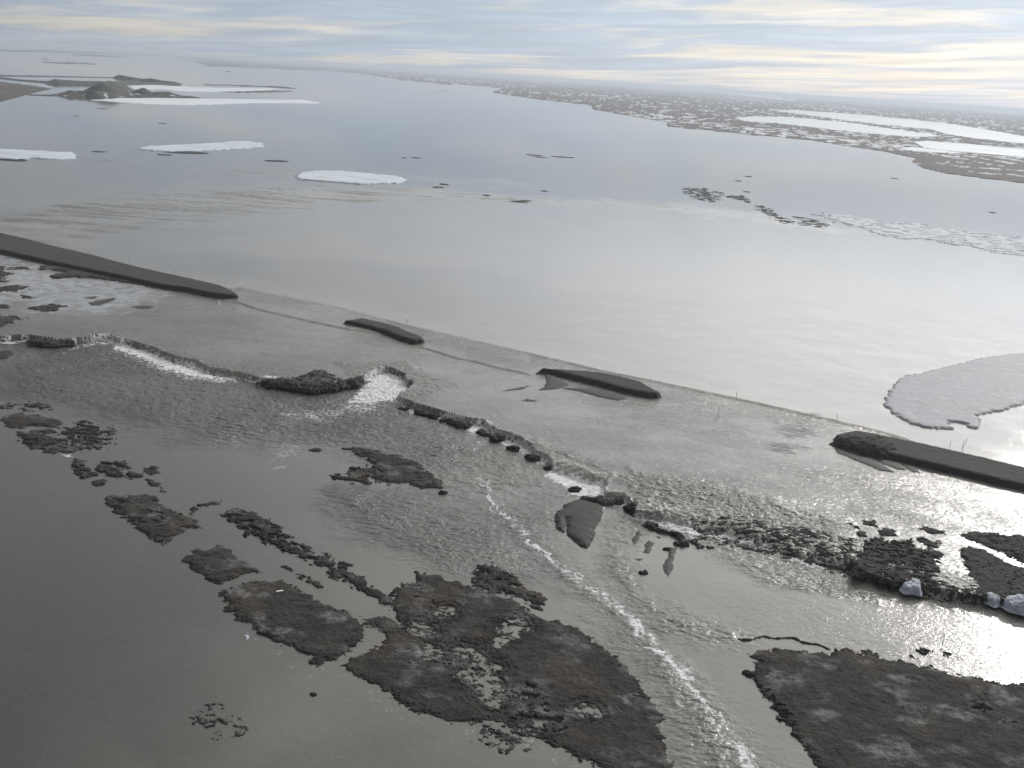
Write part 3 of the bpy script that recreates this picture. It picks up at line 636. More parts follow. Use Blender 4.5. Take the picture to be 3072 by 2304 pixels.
rc = [poly('BR', p, DZ + 0.2) for p in [[(500, 1185), (560, 1180), (545, 1215), (510, 1215)], [(1885, 1262), (1950, 1262), (1955, 1285), (1900, 1280)], [(2025, 1190), (2045, 1195), (2052, 1215), (2035, 1215)], [(1908, 1160), (1925, 1162), (1922, 1172)], [(2090, 1385), (2120, 1375), (2110, 1395)]]]
land('tundra_island', rightI, DZ, M_tundra, hmax=0.5, rag=1.1, rscale=1.8, holes=0.0, drown=0.16, seed=431, wetpolys=rc, wetp=0.35, label='broad dark turf island filling the lower right corner')
land('tundra_bank', poly('BR', [(365, 822), (430, 822), (525, 800), (600, 813), (720, 808), (790, 842), (870, 850), (935, 875), (975, 905), (930, 890), (870, 864), (780, 856), (715, 822), (600, 828), (520, 815), (430, 836), (370, 834)], DZ), DZ, M_turfdark, hmax=0.35, bank=0.4, rag=0.35, rscale=1.2, seed=441, cell=0.16, label='thin crooked turf edge above the lower right island')
for i, pts in enumerate([[(1515, 890), (1570, 880), (1610, 910), (1570, 930), (1530, 915)], [(1705, 915), (1750, 920), (1740, 938), (1712, 935)], [(1615, 1000), (1645, 1008), (1640, 1020), (1620, 1018)], [(1485, 935), (1500, 938), (1498, 948)]]):
    land('turf_tuft', poly('BR', pts, DZ), DZ, M_turfdark, hmax=0.3, bank=0.3, rag=0.9, rscale=0.8, seed=450 + i, cell=0.15, holes=0.4, hscale=0.8, kind=None, cat='turf clump', label=['largest scraggy turf tuft in the bright glare', 'second turf tuft, right of the largest in the glare', 'small turf tuft near the island rim in the glare', 'tiniest turf tuft left of the others in the glare'][i])

# turf blocks along the falls
BL_ = [
 ('G', [(395, 600), (470, 490), (580, 412), (700, 405), (780, 470), (830, 430), (1000, 420), (1100, 510), (1330, 540), (1315, 640), (1280, 700), (1295, 800), (1290, 930), (1120, 905), (1000, 885), (850, 880), (700, 850), (550, 800), (425, 790)], 0.42, 'black pitted turf block left of the bright channel at right', 1.2),
 ('G', [(640, 320), (720, 300), (840, 330), (850, 385), (720, 392), (650, 370)], 0.1, 'small dark turf block above the pitted block', 0.8),
 ('G', [(430, 335), (500, 325), (530, 385), (440, 392)], 0.2, 'tiny dark turf block at upper left of the pitted block', 0.8),
 ('G', [(480, 215), (600, 215), (665, 265), (640, 290), (520, 255)], 0.25, 'dark turf block farthest up, above the pitted block', 0.9),
 ('G', [(290, 245), (360, 245), (460, 290), (440, 305), (380, 270), (300, 260)], 0.4, 'thin dark turf scrap left of the farthest up block', 0.8),
 ('G', [(1080, 290), (1180, 285), (1360, 340), (1350, 360), (1280, 378), (1180, 345), (1110, 320)], 0.3, 'dark turf block beside the top of the bright channel', 0.9),
 ('G', [(1060, 400), (1120, 400), (1330, 440), (1320, 520), (1200, 500), (1100, 460)], 0.6, 'ragged turf bits between the channel and pitted block', 1.0),
 ('G', [(1540, 375), (1600, 345), (1800, 345), (2000, 372), (2212, 385), (2800, 420), (2900, 900), (2500, 800), (2212, 690), (2060, 600), (1900, 530), (1750, 470), (1620, 420)], 0.22, 'upper dark turf block right of the bright channel', 1.0),
 ('G', [(1530, 590), (1550, 510), (1640, 500), (1800, 540), (1950, 620), (2100, 700), (2212, 740), (2800, 1000), (2900, 1260), (2212, 1080), (1990, 1070), (1900, 1040), (1730, 1020), (1700, 920), (1640, 810), (1570, 680)], 0.08, 'large dark turf block lowest right of the bright channel', 1.0),
]
for i, (fr, pts, holes, lab, rag) in enumerate(BL_):
    land('turf_bank', poly(fr, pts, 0.0), 0.0, M_turfdark, hmax=0.35, bank=0.5, rag=rag, rscale=2.0, holes=holes * 0.7, cracks=(0.07, .03, .03, .04, .03, .03, .07, .035, .02)[i], hscale=2.4, seed=500 + 9 * i, label=lab, wetp=0)
land('turf_bank', poly('T4', [(1680, 1088), (1800, 1058), (1900, 1062), (2000, 1022), (2100, 1005), (2170, 1040), (2230, 1070), (2330, 1075), (2310, 1100), (2240, 1110), (2180, 1122), (2060, 1147), (1950, 1132), (1800, 1108)], -0.2), -0.5, M_turfdark, hmax=0.9, bank=1.6, rag=1.6, rscale=2.2, holes=0.35, hscale=2.4, seed=561, label='black turf knoll left of the foaming notch')
land('turf_bank', poly('T4', [(180, 822), (250, 812), (330, 812), (470, 822), (480, 836), (340, 850), (260, 842), (200, 842)], -0.5), -0.7, M_turfdark, hmax=0.7, rag=1.0, rscale=2.0, holes=0.35, hscale=2.4, seed=567, label='low black turf edge on the far left falls')
land('turf_bank', poly('T4', [(-60, 900), (60, 885), (90, 905), (40, 940), (-60, 960)], DZ), DZ, M_tundra, hmax=0.4, rag=0.8, seed=569, label='brown islet cut by the left edge below the falls')
land('turf_bank', poly('D', [(490, 692), (505, 640), (600, 668), (680, 640), (745, 660), (790, 622), (880, 650), (965, 640), (975, 690), (880, 722), (740, 735), (640, 728), (560, 705)], DZ + 0.5), DZ, M_turfdark, hmax=1.3, bank=0.8, rag=0.8, rscale=1.4, hum=0.4, seed=571, cell=0.16, label='black turf bank under the falls above the gravel islet')
land('turf_bank', poly('D', [(1125, 942), (1190, 915), (1290, 930), (1290, 980), (1400, 1015), (1520, 1040), (1610, 1085), (1610, 1150), (1540, 1165), (1450, 1140), (1510, 1090), (1440, 1050), (1300, 1020), (1200, 985)], DZ + 0.3), DZ, M_turfdark, hmax=0.9, bank=0.6, rag=0.9, rscale=1.3, hum=0.3, holes=0.15, hscale=1.5, seed=577, cell=0.16, label='crooked black turf bank below the right hand falls')
land('turf_bank', poly('D', [(1615, 1120), (1700, 1090), (1730, 1150), (1860, 1190), (1700, 1200)], DZ), DZ, M_turfdark, hmax=0.5, rag=1.0, rscale=1.2, holes=0.5, hscale=1.5, seed=583, cell=0.16, label='small turf shreds right of the crooked black bank')
land('turf_bank', poly('C', [(945, 872), (1010, 878), (1110, 880), (1105, 915), (1080, 935), (1000, 920), (955, 900)], DZ + 0.6), DZ, M_turfdark, hmax=1.4, bank=0.7, rag=0.8, rscale=1.4, hum=0.4, seed=587, cell=0.17, label='large black turf mass against the middle of the falls')

# clods fallen from the falls: one mesh each
def clod(cx, cy, z, r, seed, mat, sx=1.4, sy=1.0, sz=0.7):
    import bmesh
    bm = bmesh.new(); bmesh.ops.create_icosphere(bm, subdivisions=4, radius=1.0)
    co = np.array([v.co for v in bm.verts])
    n = fbm(co[:, 0] * 1.3 + seed * 3.1 + co[:, 2], co[:, 1] * 1.3 - seed + co[:, 2] * 0.7, 4, seed, 0.6)
    n2 = fbm(co[:, 0] * 4 + seed, co[:, 1] * 4 + co[:, 2] * 3, 3, seed + 4, 0.6)
    k = 1 + 0.75 * n + 0.18 * n2
    rot = random.uniform(0, math.pi)
    for v, kk in zip(bm.verts, k):
        p = v.co * kk; p.x *= sx; p.y *= sy; p.z *= sz
        x, y = p.x * math.cos(rot) - p.y * math.sin(rot), p.x * math.sin(rot) + p.y * math.cos(rot)
        v.co = (x * r, y * r, p.z * r)
    me = bpy.data.meshes.new('turf_clod'); bm.to_mesh(me); bm.free()
    me.polygons.foreach_set('use_smooth', [True] * len(me.polygons)); me.materials.append(mat)
    o = bpy.data.objects.new('turf_clod', me); C.objects.link(o); o.location = (cx, cy, z)
    return o
cl_pts = [('C', 690, 812, .9, 'leftmost black turf clod under the middle falls'), ('C', 650, 808, .6, 'tiny clod at the left tip of the clod row'), ('C', 775, 838, 1.5, 'rounded black clod, second large one from the left of the row'),
  ('C', 822, 850, 1.0, 'black clod between the rounded clod and its wider neighbour'), ('C', 865, 858, 1.6, 'wide black clod just left of the turf mass'), ('C', 930, 885, 1.1, 'black clod at the left foot of the large turf mass'),
  ('C', 1075, 935, 0.7, 'small clod at the right foot of the large turf mass'), ('C', 1178, 965, 1.4, 'flat black clod right of the turf mass in foam'), ('C', 1215, 985, 1.2, 'black clod touching the flat clod on its lower side'),
  ('C', 1283, 1006, 1.9, 'biggest loose clod, halfway along the foam strip'), ('C', 1380, 1068, 1.3, 'black clod in the foam below the biggest loose clod'), ('C', 1400, 1082, 0.6, 'small clod beside the foam strip clod'), ('C', 1478, 1118, .7, 'small black clod near the lower foam strip'),
  ('C', 1512, 1135, 1.5, 'pointed black clod near the lower end of foam'), ('C', 1615, 1196, 1.1, 'dark reddish clod where the foam narrows'), ('C', 1780, 1333, 1.2, 'lone clod below the wide white foam pool'),
  ('D', 1045, 805, 2.0, 'tall black clod between the two right hand falls'), ('D', 1385, 1195, 0.6, 'small clod at the head of the longest gravel sliver'), ('D', 1120, 1440, 0.5, 'tiny clod far below the gravel slivers'), ('D', 1155, 1435, 0.6, 'tiny twin clod far below the gravel slivers'),
  ('BR', 435, 1045, 0.8, 'single clod beside the left tip of the lower right island'), ('K', 795, 1300, 0.8, 'small clod below the tip of the wedge island'), ('BL', 2030, 1175, 0.4, 'tiny dark clod in the bottom left flood')]
for i, (fr, px, py, r, lab) in enumerate(cl_pts):
    x, y = at(fr, (px, py), DZ + 0.2)
    o = clod(x, y, DZ + 0.1 * r, r * 0.85, 20 + i, M_turfdark, sz=0.8 if i == 16 else 0.6); tag(o, lab, 'turf clod', 'turf clods fallen below the falls')

# mud and gravel bars
bars = [
 ('D', [(220, 850), (250, 800), (305, 780), (330, 730), (440, 697), (520, 690), (620, 722), (705, 735), (722, 800), (705, 880), (650, 960), (638, 1010), (645, 1050), (610, 1130), (562, 1200), (480, 1172), (400, 1110), (345, 1055), (340, 900), (330, 1000), (322, 1045), (250, 1000), (225, 920)], DZ, M_mud, 'rounded brown mud islet below the deepest fall', 0.7),
 ('D', [(1030, 1100), (1060, 1020), (1110, 1008), (1132, 1050), (1080, 1120), (1035, 1172)], DZ, M_bar, 'leftmost leaf-shaped gravel sliver below the crooked bank', 0.25),
 ('D', [(1155, 1160), (1200, 1108), (1252, 1140), (1205, 1250), (1150, 1240)], DZ, M_bar, 'second gravel sliver from the left, blunt ended', 0.25),
 ('D', [(1255, 1065), (1320, 1072), (1305, 1100)], DZ, M_bar, 'smallest gravel sliver tucked under the crooked bank', 0.2),
 ('D', [(1060, 1312), (1100, 1290), (1138, 1305), (1100, 1330)], DZ, M_bar, 'small oval gravel spot below the slivers', 0.2),
 ('D', [(1415, 1180), (1492, 1190), (1462, 1290), (1445, 1400), (1400, 1492), (1352, 1430), (1340, 1370), (1390, 1290)], DZ, M_bar, 'longest upright gravel sliver', 0.3),
 ('C', [(1590, 590), (1602, 640), (1585, 670), (1552, 690), (1650, 684), (1745, 658), (1700, 630), (1640, 600)], 0.05, M_bar, 'dark triangular gravel bar below the third road remnant', 0.25),
 ('C', [(1318, 697), (1400, 680), (1485, 664), (1440, 686), (1380, 694)], 0.0, M_bar, 'thin gravel streak left of the triangular bar', 0.15),
 ('C', [(1690, 678), (1800, 680), (1900, 685), (2000, 700), (2070, 718), (2125, 752), (2050, 757), (1960, 742), (1890, 722), (1810, 700)], 0.0, M_bar, 'long curved gravel bar below the third road remnant', 0.22),
 ('C', [(1440, 760), (1475, 750), (1535, 760), (1520, 768)], 0.0, M_bar, 'tiny gravel streak below the triangular bar', 0.12),
 ('R', [(985, 1245), (1100, 1288), (1220, 1318), (1310, 1362), (1372, 1402), (1280, 1392), (1170, 1345), (1060, 1300), (1005, 1278)], 0.0, M_bar, 'longest gravel finger beside the right road pile', 0.2),
 ('R', [(1240, 1300), (1400, 1340), (1450, 1388), (1390, 1382), (1300, 1350)], 0.0, M_bar, 'middle gravel finger beside the right road', 0.2),
 ('R', [(1420, 1345), (1500, 1365), (1542, 1405), (1500, 1404), (1440, 1370)], 0.0, M_bar, 'short gravel finger beside the right road', 0.2),
 ('R', [(1540, 1380), (1620, 1385), (1720, 1412), (1640, 1408)], 0.0, M_bar, 'faint gravel streak along the right road foot', 0.15),
 ('T4', [(570, 580), (660, 562), (750, 545), (740, 565), (640, 598), (590, 598)], 0.0, M_bar, 'upper of two gravel streaks below the left road', 0.12),
 ('T4', [(545, 545), (640, 535), (600, 555)], 0.0, M_bar, 'short gravel streak above the upper streak', 0.12),
 ('T4', [(850, 605), (930, 598), (1010, 602), (960, 618), (890, 614)], 0.0, M_bar, 'lower of two gravel streaks below the left road', 0.12),
]
for i, (fr, pts, z0, mt_, lab, hm) in enumerate(bars):
    land('gravel_bar', poly(fr, pts, z0), z0 + (0.06 if z0 > -1 else 0), mt_, hmax=hm, bank=0.7, rag=0.35, rscale=2.0, hum=0.03, seed=700 + i, label=lab)

land('turf_bank', poly('V', [(1480, 1120), (1600, 1125), (1740, 1150), (1850, 1175), (1850, 1240), (1760, 1215), (1650, 1190), (1520, 1160)], -0.8), 0, M_turfdark, hmax=0.20, bank=0.3, rag=1.8, rscale=1.6, hum=0.3, holes=0.86, hscale=1.1, seed=591, cell=0.2, follow=True, label='shredded turf slope left of the pitted block, water running through')
land('turf_bank', poly('V', [(1850, 1215), (1960, 1240), (2050, 1270), (2130, 1285), (2212, 1300), (2212, 1320), (2120, 1300), (2040, 1296), (1960, 1275), (1860, 1245)], -0.8), 0, M_turfdark, hmax=0.22, bank=0.3, rag=1.5, rscale=1.4, hum=0.3, holes=0.7, hscale=0.9, seed=597, cell=0.16, follow=True, label='shredded turf slope running from the pitted block to the right edge')
land('turf_islet_scatter', poly('BL', [(1290, 1280), (1400, 1270), (1500, 1330), (1560, 1420), (1480, 1440), (1380, 1380)], DZ), DZ, M_turfdark, hmax=0.12, rag=2, holes=0.93, hscale=1.6, seed=599, label='faint drowned turf specks in the bottom left flood')
# flooded meadow at the far left, between road and falls
lm = [[(-200, 330), (40, 345), (55, 400), (20, 440), (-200, 460)], [(-100, 470), (140, 475), (180, 490), (90, 505), (-100, 515)], [(-100, 675), (100, 660), (150, 685), (60, 705), (0, 742), (-100, 745)],
      [(220, 615), (290, 600), (350, 590), (420, 605), (300, 638)], [(120, 545), (160, 530), (200, 545), (150, 552)], [(60, 350), (150, 350), (170, 362), (80, 362)], [(-60, 590), (40, 600), (60, 612), (-60, 620)]]
for i, pts in enumerate(lm):
    land('flooded_meadow', poly('T4', pts), 0.05, M_tundra, hmax=0.3, rag=3.0, rscale=5.0, holes=0.3, hscale=3.5, seed=800 + i, label=['brown meadow tongue at the left edge just below the road', 'brown meadow strip, second below the road at the left edge', 'dark meadow wedge at the left edge above the falls', 'small meadow patch standing free in the flood', 'tiny meadow spot left of the road foot', 'thin meadow streak near the road foot', 'thin meadow scrap at the left edge'][i])
land('flooded_meadow', poly('T4', [(260, 340), (480, 350), (700, 400), (1000, 462), (1250, 510), (1050, 495), (820, 448), (600, 420), (480, 415), (380, 425), (330, 410), (430, 380), (270, 365)]), 0.05, M_tundra, hmax=0.5, rag=2.0, rscale=4.0, holes=0.12, seed=811, label='rough turf along the foot of the left road')

# ------------------------------------------------------------------ the road and its remnants
road_dir = shoulder[-4] - shoulder[5]
def road(pts, fr, h, seed, lab, extra=None, rag=0.35):
    P = np.array([at(f, p) for f, ps in zip(fr, pts) for p in ps])
    return land('road', P, 0.30, M_gravel, hmax=h, bank=0.38, rag=rag * 0.75, rscale=1.4, hum=0.14, seed=seed, label=lab, streaks=road_dir, wetp=0, extra=extra)
road([[(-500, 0, 1.4), (-200, 70, 1.4), (0, 122, 1.4), (60, 138, 1.4), (120, 150, 1.4), (270, 188, 1.4), (300, 198, 1.4), (600, 267, 1.4), (900, 347, 1.4), (1200, 412, 1.4), (1440, 468, 1.3), (1500, 498, 1.2), (1547, 532, 0.9),
        (1542, 556), (1500, 560), (1350, 542), (1200, 510), (1050, 490), (800, 435), (600, 395), (300, 330), (0, 262), (-200, 215), (-500, 150)]], ['T4'], 1.4, 900, 'long straight gravel road remnant running off at left')
road([[(272, 256, .6), (400, 221, 1.3), (470, 236, 1.3), (560, 256, 1.3), (650, 281, 1.3), (700, 306, 1.3), (790, 342, 1.2), (808, 372, .8), (802, 392), (740, 398), (650, 372), (560, 336), (400, 292), (290, 270)]], ['C'], 1.2, 905, 'short gravel road remnant, smallest of the four', rag=0.5)
road([[(1538, 578, .5), (1565, 545, 1.3), (1700, 556, 1.3), (1850, 562, 1.3), (2000, 582, 1.3), (2212, 632, 1.3)], [(1400, 833, 1.2), (1427, 850, .8), (1420, 861), (1400, 860), (1350, 850), (1290, 834), (1230, 819), (1190, 809), (1166, 806)]], ['C', 'V'], 1.2, 910, 'middle gravel road remnant with scoured near edge', rag=0.5)
road([[(990, 1160, 1.0), (1110, 1125, 1.3), (1220, 1143, 1.3), (1310, 1160, 1.3), (1600, 1220, 1.3), (1900, 1290, 1.3), (2212, 1364, 1.3), (2700, 1480, 1.3), (2700, 1640), (2212, 1524), (2050, 1490), (1900, 1452), (1750, 1416), (1600, 1382), (1430, 1338), (1300, 1312), (1150, 1288), (1000, 1235)]], ['R'], 1.25, 915, 'gravel road running off at right behind the dumped pile')
# heap of dumped gravel at the broken end
heapP = np.array([at('R', p) for p in [(950, 1205, .5), (985, 1160, 2.0), (1045, 1125, 2.5), (1105, 1114, 3.0), (1150, 1135, 2.5), (1230, 1140, 2.0), (1330, 1165, 1.5), (1400, 1220, 1.5), (1430, 1270, 1.3), (1370, 1312, .5), (1280, 1318), (1150, 1292), (1020, 1250), (960, 1222)]])
land('gravel_pile', heapP, 0.1, M_heap, hmax=2.6, bank=2.0, rag=0.6, rscale=2.2, hum=0.7, seed=931, cell=0.22, label='dark heap of dumped gravel closing the broken right road end', cat='gravel pile', kind=None, wetp=0)

# ------------------------------------------------------------------ ice
def floe(name, fr, pts, z, th, mat, lab, rag, rs, cell, seed, kind=None, cat='ice floe', group=None, hum=0.08):
    P = np.array([at(fr, p, z) for p in pts])
    return land(name, P, z, mat, hmax=th, bank=0.35, rag=rag, rscale=rs, hum=hum, seed=seed, cell=cell, label=lab, kind=kind, cat=cat, group=group)
PZ = 0.62
floe('ice_floe', 'T1', [(-300, 962), (0, 968), (200, 978), (340, 984), (470, 992), (484, 1008), (468, 1032), (330, 1032), (240, 1026), (180, 1025), (100, 1034), (0, 1030), (-300, 1026)], PZ, 0.7, M_ice, 'long white ice floe cut by the left edge', 3, 8, 1.1, 1001, group='white ice floes on the pool')
floe('ice_floe', 'T1', [(888, 963), (980, 948), (1200, 938), (1400, 928), (1480, 918), (1600, 916), (1690, 930), (1702, 947), (1600, 962), (1400, 974), (1200, 982), (1100, 984), (1000, 978)], PZ, 0.7, M_ice, 'long white ice floe pointed at its left end', 3, 8, 1.0, 1003, group='white ice floes on the pool')
floe('ice_floe', 'V', [(636, 381), (655, 373), (690, 370), (730, 370), (790, 375), (860, 382), (880, 390), (860, 396), (780, 398), (700, 392), (650, 388)], PZ, 0.7, M_ice, 'oval white ice floe nearest of the white floes', 2.5, 6, 0.8, 1005, group='white ice floes on the pool')
floe('ice_sheet', 'R', [(1308, 940), (1345, 870), (1380, 820), (1430, 780), (1540, 765), (1650, 735), (1720, 720), (1850, 685), (1950, 665), (2100, 640), (2212, 630), (2700, 560), (2900, 700), (2700, 800), (2400, 880), (2212, 955), (2120, 990), (1990, 1020), (1885, 1032), (1920, 1055), (1930, 1090), (1905, 1115), (1860, 1117),
     (1830, 1095), (1790, 1080), (1730, 1078), (1715, 1092), (1775, 1115), (1725, 1127), (1650, 1120), (1550, 1107), (1440, 1070), (1350, 1010), (1310, 975)], PZ, 0.5, M_iceR, 'big grey sheet of rotten ice at the right edge behind the road', 1.2, 3, 0.45, 1010, cat='ice sheet', hum=0.12)
floe('ice_sheet', 'T1', [(600, 650), (800, 637), (1050, 636), (1300, 640), (1600, 645), (1960, 647), (2050, 662), (2060, 672), (1950, 668), (1650, 668), (1400, 676), (1200, 681), (940, 675), (800, 664)], PZ, 0.5, M_pale, 'long pale ice sheet in front of the spoil mounds', 8, 25, 2.5, 1020, cat='ice sheet')
floe('ice_sheet', 'T1', [(830, 556), (1000, 551), (1150, 560), (1300, 568), (1600, 572), (1810, 574), (1720, 584), (1500, 593), (1250, 594), (1130, 588), (1050, 578), (880, 578)], PZ, 0.5, M_pale, 'pale ice sheet behind the spoil mounds', 8, 25, 3.0, 1022, cat='ice sheet')
floe('snow_block', 'BR', [(1420, 480), (1465, 465), (1462, 447), (1490, 458), (1515, 458), (1530, 447), (1545, 455), (1548, 510), (1540, 532), (1490, 520), (1440, 520), (1418, 500)], -0.6, 1.3, M_block, 'loose snow block standing below the pitted turf block', 0.15, 1, 0.12, 1030, cat='snow block', group='snow blocks at the bank', hum=0.9)
floe('snow_block', 'BR', [(1940, 540), (1985, 538), (2030, 548), (2060, 575), (2068, 595), (2020, 605), (1970, 580)], -0.6, 1.2, M_block, 'small snow block second from the right', 0.15, 1, 0.12, 1032, cat='snow block', group='snow blocks at the bank', hum=0.9)
floe('snow_block', 'BR', [(2075, 575), (2130, 565), (2212, 572), (2420, 600), (2440, 690), (2212, 658), (2120, 635), (2070, 605)], -0.6, 1.3, M_block, 'long snow block cut by the right edge', 0.15, 1, 0.14, 1034, cat='snow block', group='snow blocks at the bank', hum=0.9)
floe('snow_block', 'BR', [(1138, 375), (1150, 370), (1160, 380), (1150, 390), (1140, 388)], -0.4, 0.6, M_block, 'tiny snow lump at the left foot of the pitted block', 0.05, 1, 0.08, 1036, cat='snow block', group='snow blocks at the bank', hum=0.1)
floe('ice_chunk', 'BL', [(1572, 805), (1595, 798), (1615, 800), (1612, 815), (1598, 828), (1585, 820)], DZ, 0.35, M_block, 'small pale ice chunk drifting in the bottom left flood', 0.1, 1, 0.07, 1038, cat='ice chunk', hum=0.08)
# shelf of broken ice and turf across the pool at upper right
def rub_snow_glare(x, y, s, h):  # snow cover, plus sun glare painted as white towards the right
    return np.clip(sstep(fbm(x / 5, y / 6, 4, 1051), -0.6, -0.2) * sstep(x / np.maximum(y, 1), 0.18, 0.34) + 0.85 * sstep(fbm(x / 5, y / 6, 4, 1053), 0.1, 0.3), 0, 1)
M_rub = earth_material('ice_and_turf', (0.08, 0.075, 0.068, 1), (0.12, 0.11, 0.10, 1), None, 0.4, bump=0.2, snow=True)
land('ice_debris', poly('T3', [(880, 1395), (960, 1388), (1150, 1405), (1300, 1440), (1500, 1445), (1700, 1490), (1900, 1505), (2212, 1545), (2800, 1640), (2800, 1790), (2212, 1660), (2050, 1640), (1850, 1595), (1650, 1560), (1400, 1540), (1250, 1510), (1200, 1485), (1000, 1440)], PZ), PZ, M_rub, hmax=0.3, bank=0.6, rag=10, rscale=10, hum=0.3, holes=0.78, hscale=11, seed=1041, cell=0.8, snowf=rub_snow_glare, label='shelf of broken white ice and turf on the pool at right', kind='stuff', wetp=0)
land('turf_debris', poly('T3', [(480, 1330), (540, 1340), (620, 1400), (700, 1420), (740, 1445), (660, 1450), (590, 1415), (500, 1365)], PZ), PZ, M_turfdark, hmax=0.25, rag=5, rscale=5, holes=1.3, hscale=8, seed=1043, cell=0.7, label='scatter of floating turf left of the ice shelf', kind='stuff', wetp=0)
land('turf_debris', poly('T3', [(720, 1400), (860, 1420), (950, 1460), (900, 1480), (780, 1460)], PZ), PZ, M_turfdark, hmax=0.25, rag=5, rscale=5, holes=1.3, hscale=8, seed=1047, cell=0.7, label='small scatter of floating turf nearest the ice shelf', kind='stuff', wetp=0)
land('turf_debris', poly('T3', [(270, 1268), (380, 1268), (435, 1300), (425, 1315), (340, 1290)], PZ), PZ, M_turfdark, hmax=0.3, rag=4, rscale=5, holes=0.9, hscale=12, seed=1049, cell=0.7, label='floating turf raft at the far end of the debris line', kind='stuff', wetp=0)
land('turf_debris', poly('T3', [(0, 1215), (150, 1220), (260, 1250), (220, 1310), (100, 1300), (0, 1250)], PZ), PZ, M_turfdark, hmax=0.2, rag=5, rscale=7, holes=1.4, hscale=7, seed=1057, cell=0.8, label='thin specks of turf left of the far raft', kind='stuff', wetp=0)
rafts = [('T3', 427, 1143, 9, 3), ('T3', 362, 1172, 8, 2.5), ('T3', 415, 1243, 7, 2.5), ('T3', 1372, 1157, 12, 3), ('T3', 2005, 1377, 8, 3.5), ('T2', 1250, 1005, 22, 3), ('T2', 1285, 1018, 18, 3), ('T2', 1420, 1017, 24, 3.5), ('T2', 1475, 1020, 16, 3),
         ('T2', 640, 590, 70, 10), ('T2', 940, 1266, 6, 3), ('T2', 1150, 1308, 14, 2.5), ('T2', 1195, 1302, 9, 2), ('T2', 625, 1213, 10, 3), ('T2', 665, 1194, 9, 2.5), ('T2', 485, 1023, 12, 2.5), ('T2', 405, 1023, 6, 2), ('T2', 1315, 1238, 6, 2),
         ('T1', 1205, 988, 42, 3.5), ('T1', 1065, 1003, 14, 2.5), ('T1', 60, 1034, 30, 3), ('T1', 1790, 1043, 22, 2.5), ('T1', 640, 983, 12, 2), ('T1', 1050, 800, 12, 3), ('T1', 660, 703, 18, 4), ('T1', 490, 752, 10, 3)]
where = {'T3': 'right of the pool', 'T2': 'middle of the pool', 'T1': 'left of the pool'}
for i, (fr, px, py, wdt, dpt) in enumerate(rafts):
    x, y = at(fr, (px, py), PZ)
    o = clod(0, 0, 0, 1.0, 300 + i, M_turfdark, 1.0, 1.0, 1.0)
    o.name = 'turf_raft'; o.data.name = 'turf_raft'
    o.location = (x, y, PZ); o.scale = (wdt * 0.4, wdt * 0.28, 0.35)
    o.rotation_euler = (0, 0, random.uniform(-0.3, 0.3))
    tag(o, 'thin dark turf raft afloat on the smooth pool', 'turf raft', 'dark turf rafts afloat on the pool')

# ------------------------------------------------------------------ far land
def far_mask(P, rag, seed):
    m_ = 60.0; lo = P.min(0) - m_; hi = P.max(0) + m_
    k = (GX > lo[0]) & (GX < hi[0]) & (GY > lo[1]) & (GY < hi[1]) & (GY > 350)
    out = np.full(GX.shape, -9.0); x = GX[k]; y = GY[k]
    r = np.hypot(x, y)
    d = sdf(x, y, P) / r * 57.3
    # lateral noise in log distance and azimuth
    u = np.arctan2(x, y) * 57.3; v = np.log(r) * 14
    out[k] = d + rag * fbm(u / 1.5, v / 1.2, 5, seed, 0.6)
    return out
def far_land(name, P, rag, seed, mat, h, lab, snow=None, kind='structure', cat=None):
    d = far_mask(P, rag, seed); zz = PZ + np.clip(d * 6, -2, h * 0.3) 
    inw = zz > PZ - 0.5; k = inw[:-1, :-1] & inw[1:, :-1] & inw[:-1, 1:] & inw[1:, 1:]
    if not k.any(): return
    at_ = {'snow': snow(GX, GY, d) if snow else np.zeros(GX.shape), 'wet': np.zeros(GX.shape)}
    o = grid_mesh(name, GX, GY, zz, k, mat, at_); tag(o, lab, cat, None, kind); return o
def snow_sheen_patches(x, y, d):  # snow, and bright reflections of ponds painted in the same white
    full_ = np.zeros(x.shape); kk = d > -1; x = x[kk]; y = y[kk]; d = d[kk]
    u = np.arctan2(x, y) * 57.3
    a = fbm(x / 30, y / 55, 5, 1101, 0.6); b = fbm(x / 240, y / 420, 4, 1103, 0.6); c = fbm(x / 1500, y / 2500, 3, 1107)
    t = a * 0.9 + b * 0.35 + c * 0.25 - 0.12 * sstep(u, 14, 24) * (1 - sstep(d, 0.5, 2.0)) - 0.10
    full_[kk] = sstep(t, 0.05, 0.16) * 0.95
    return full_
shore = [at('T2', p) for p in [(-900, 430), (-500, 445), (0, 468), (120, 478), (380, 520), (620, 545), (900, 562), (1050, 574), (960, 600), (1040, 612), (1300, 650), (1620, 685), (1630, 712), (1800, 742), (2110, 795), (2110, 822), (2212, 832)]]
shore += [at('T3', p) for p in [(300, 862), (450, 880), (600, 890), (850, 915), (1100, 955), (1300, 985), (1510, 1030), (1480, 1050), (1550, 1092), (1700, 1127), (2000, 1167), (2212, 1190), (3200, 1300)]]
shore = np.array(shore)
farP = np.vstack([shore, [[90000, shore[-1][1]], [90000, 100000], [-20000, 100000], [shore[0][0] * 3, shore[0][1] * 3.2]]])
far_land('tundra', farP, 0.05, 1111, M_far, 1.5, 'flat brown tundra with snow patches on the far shore', snow_sheen_patches)
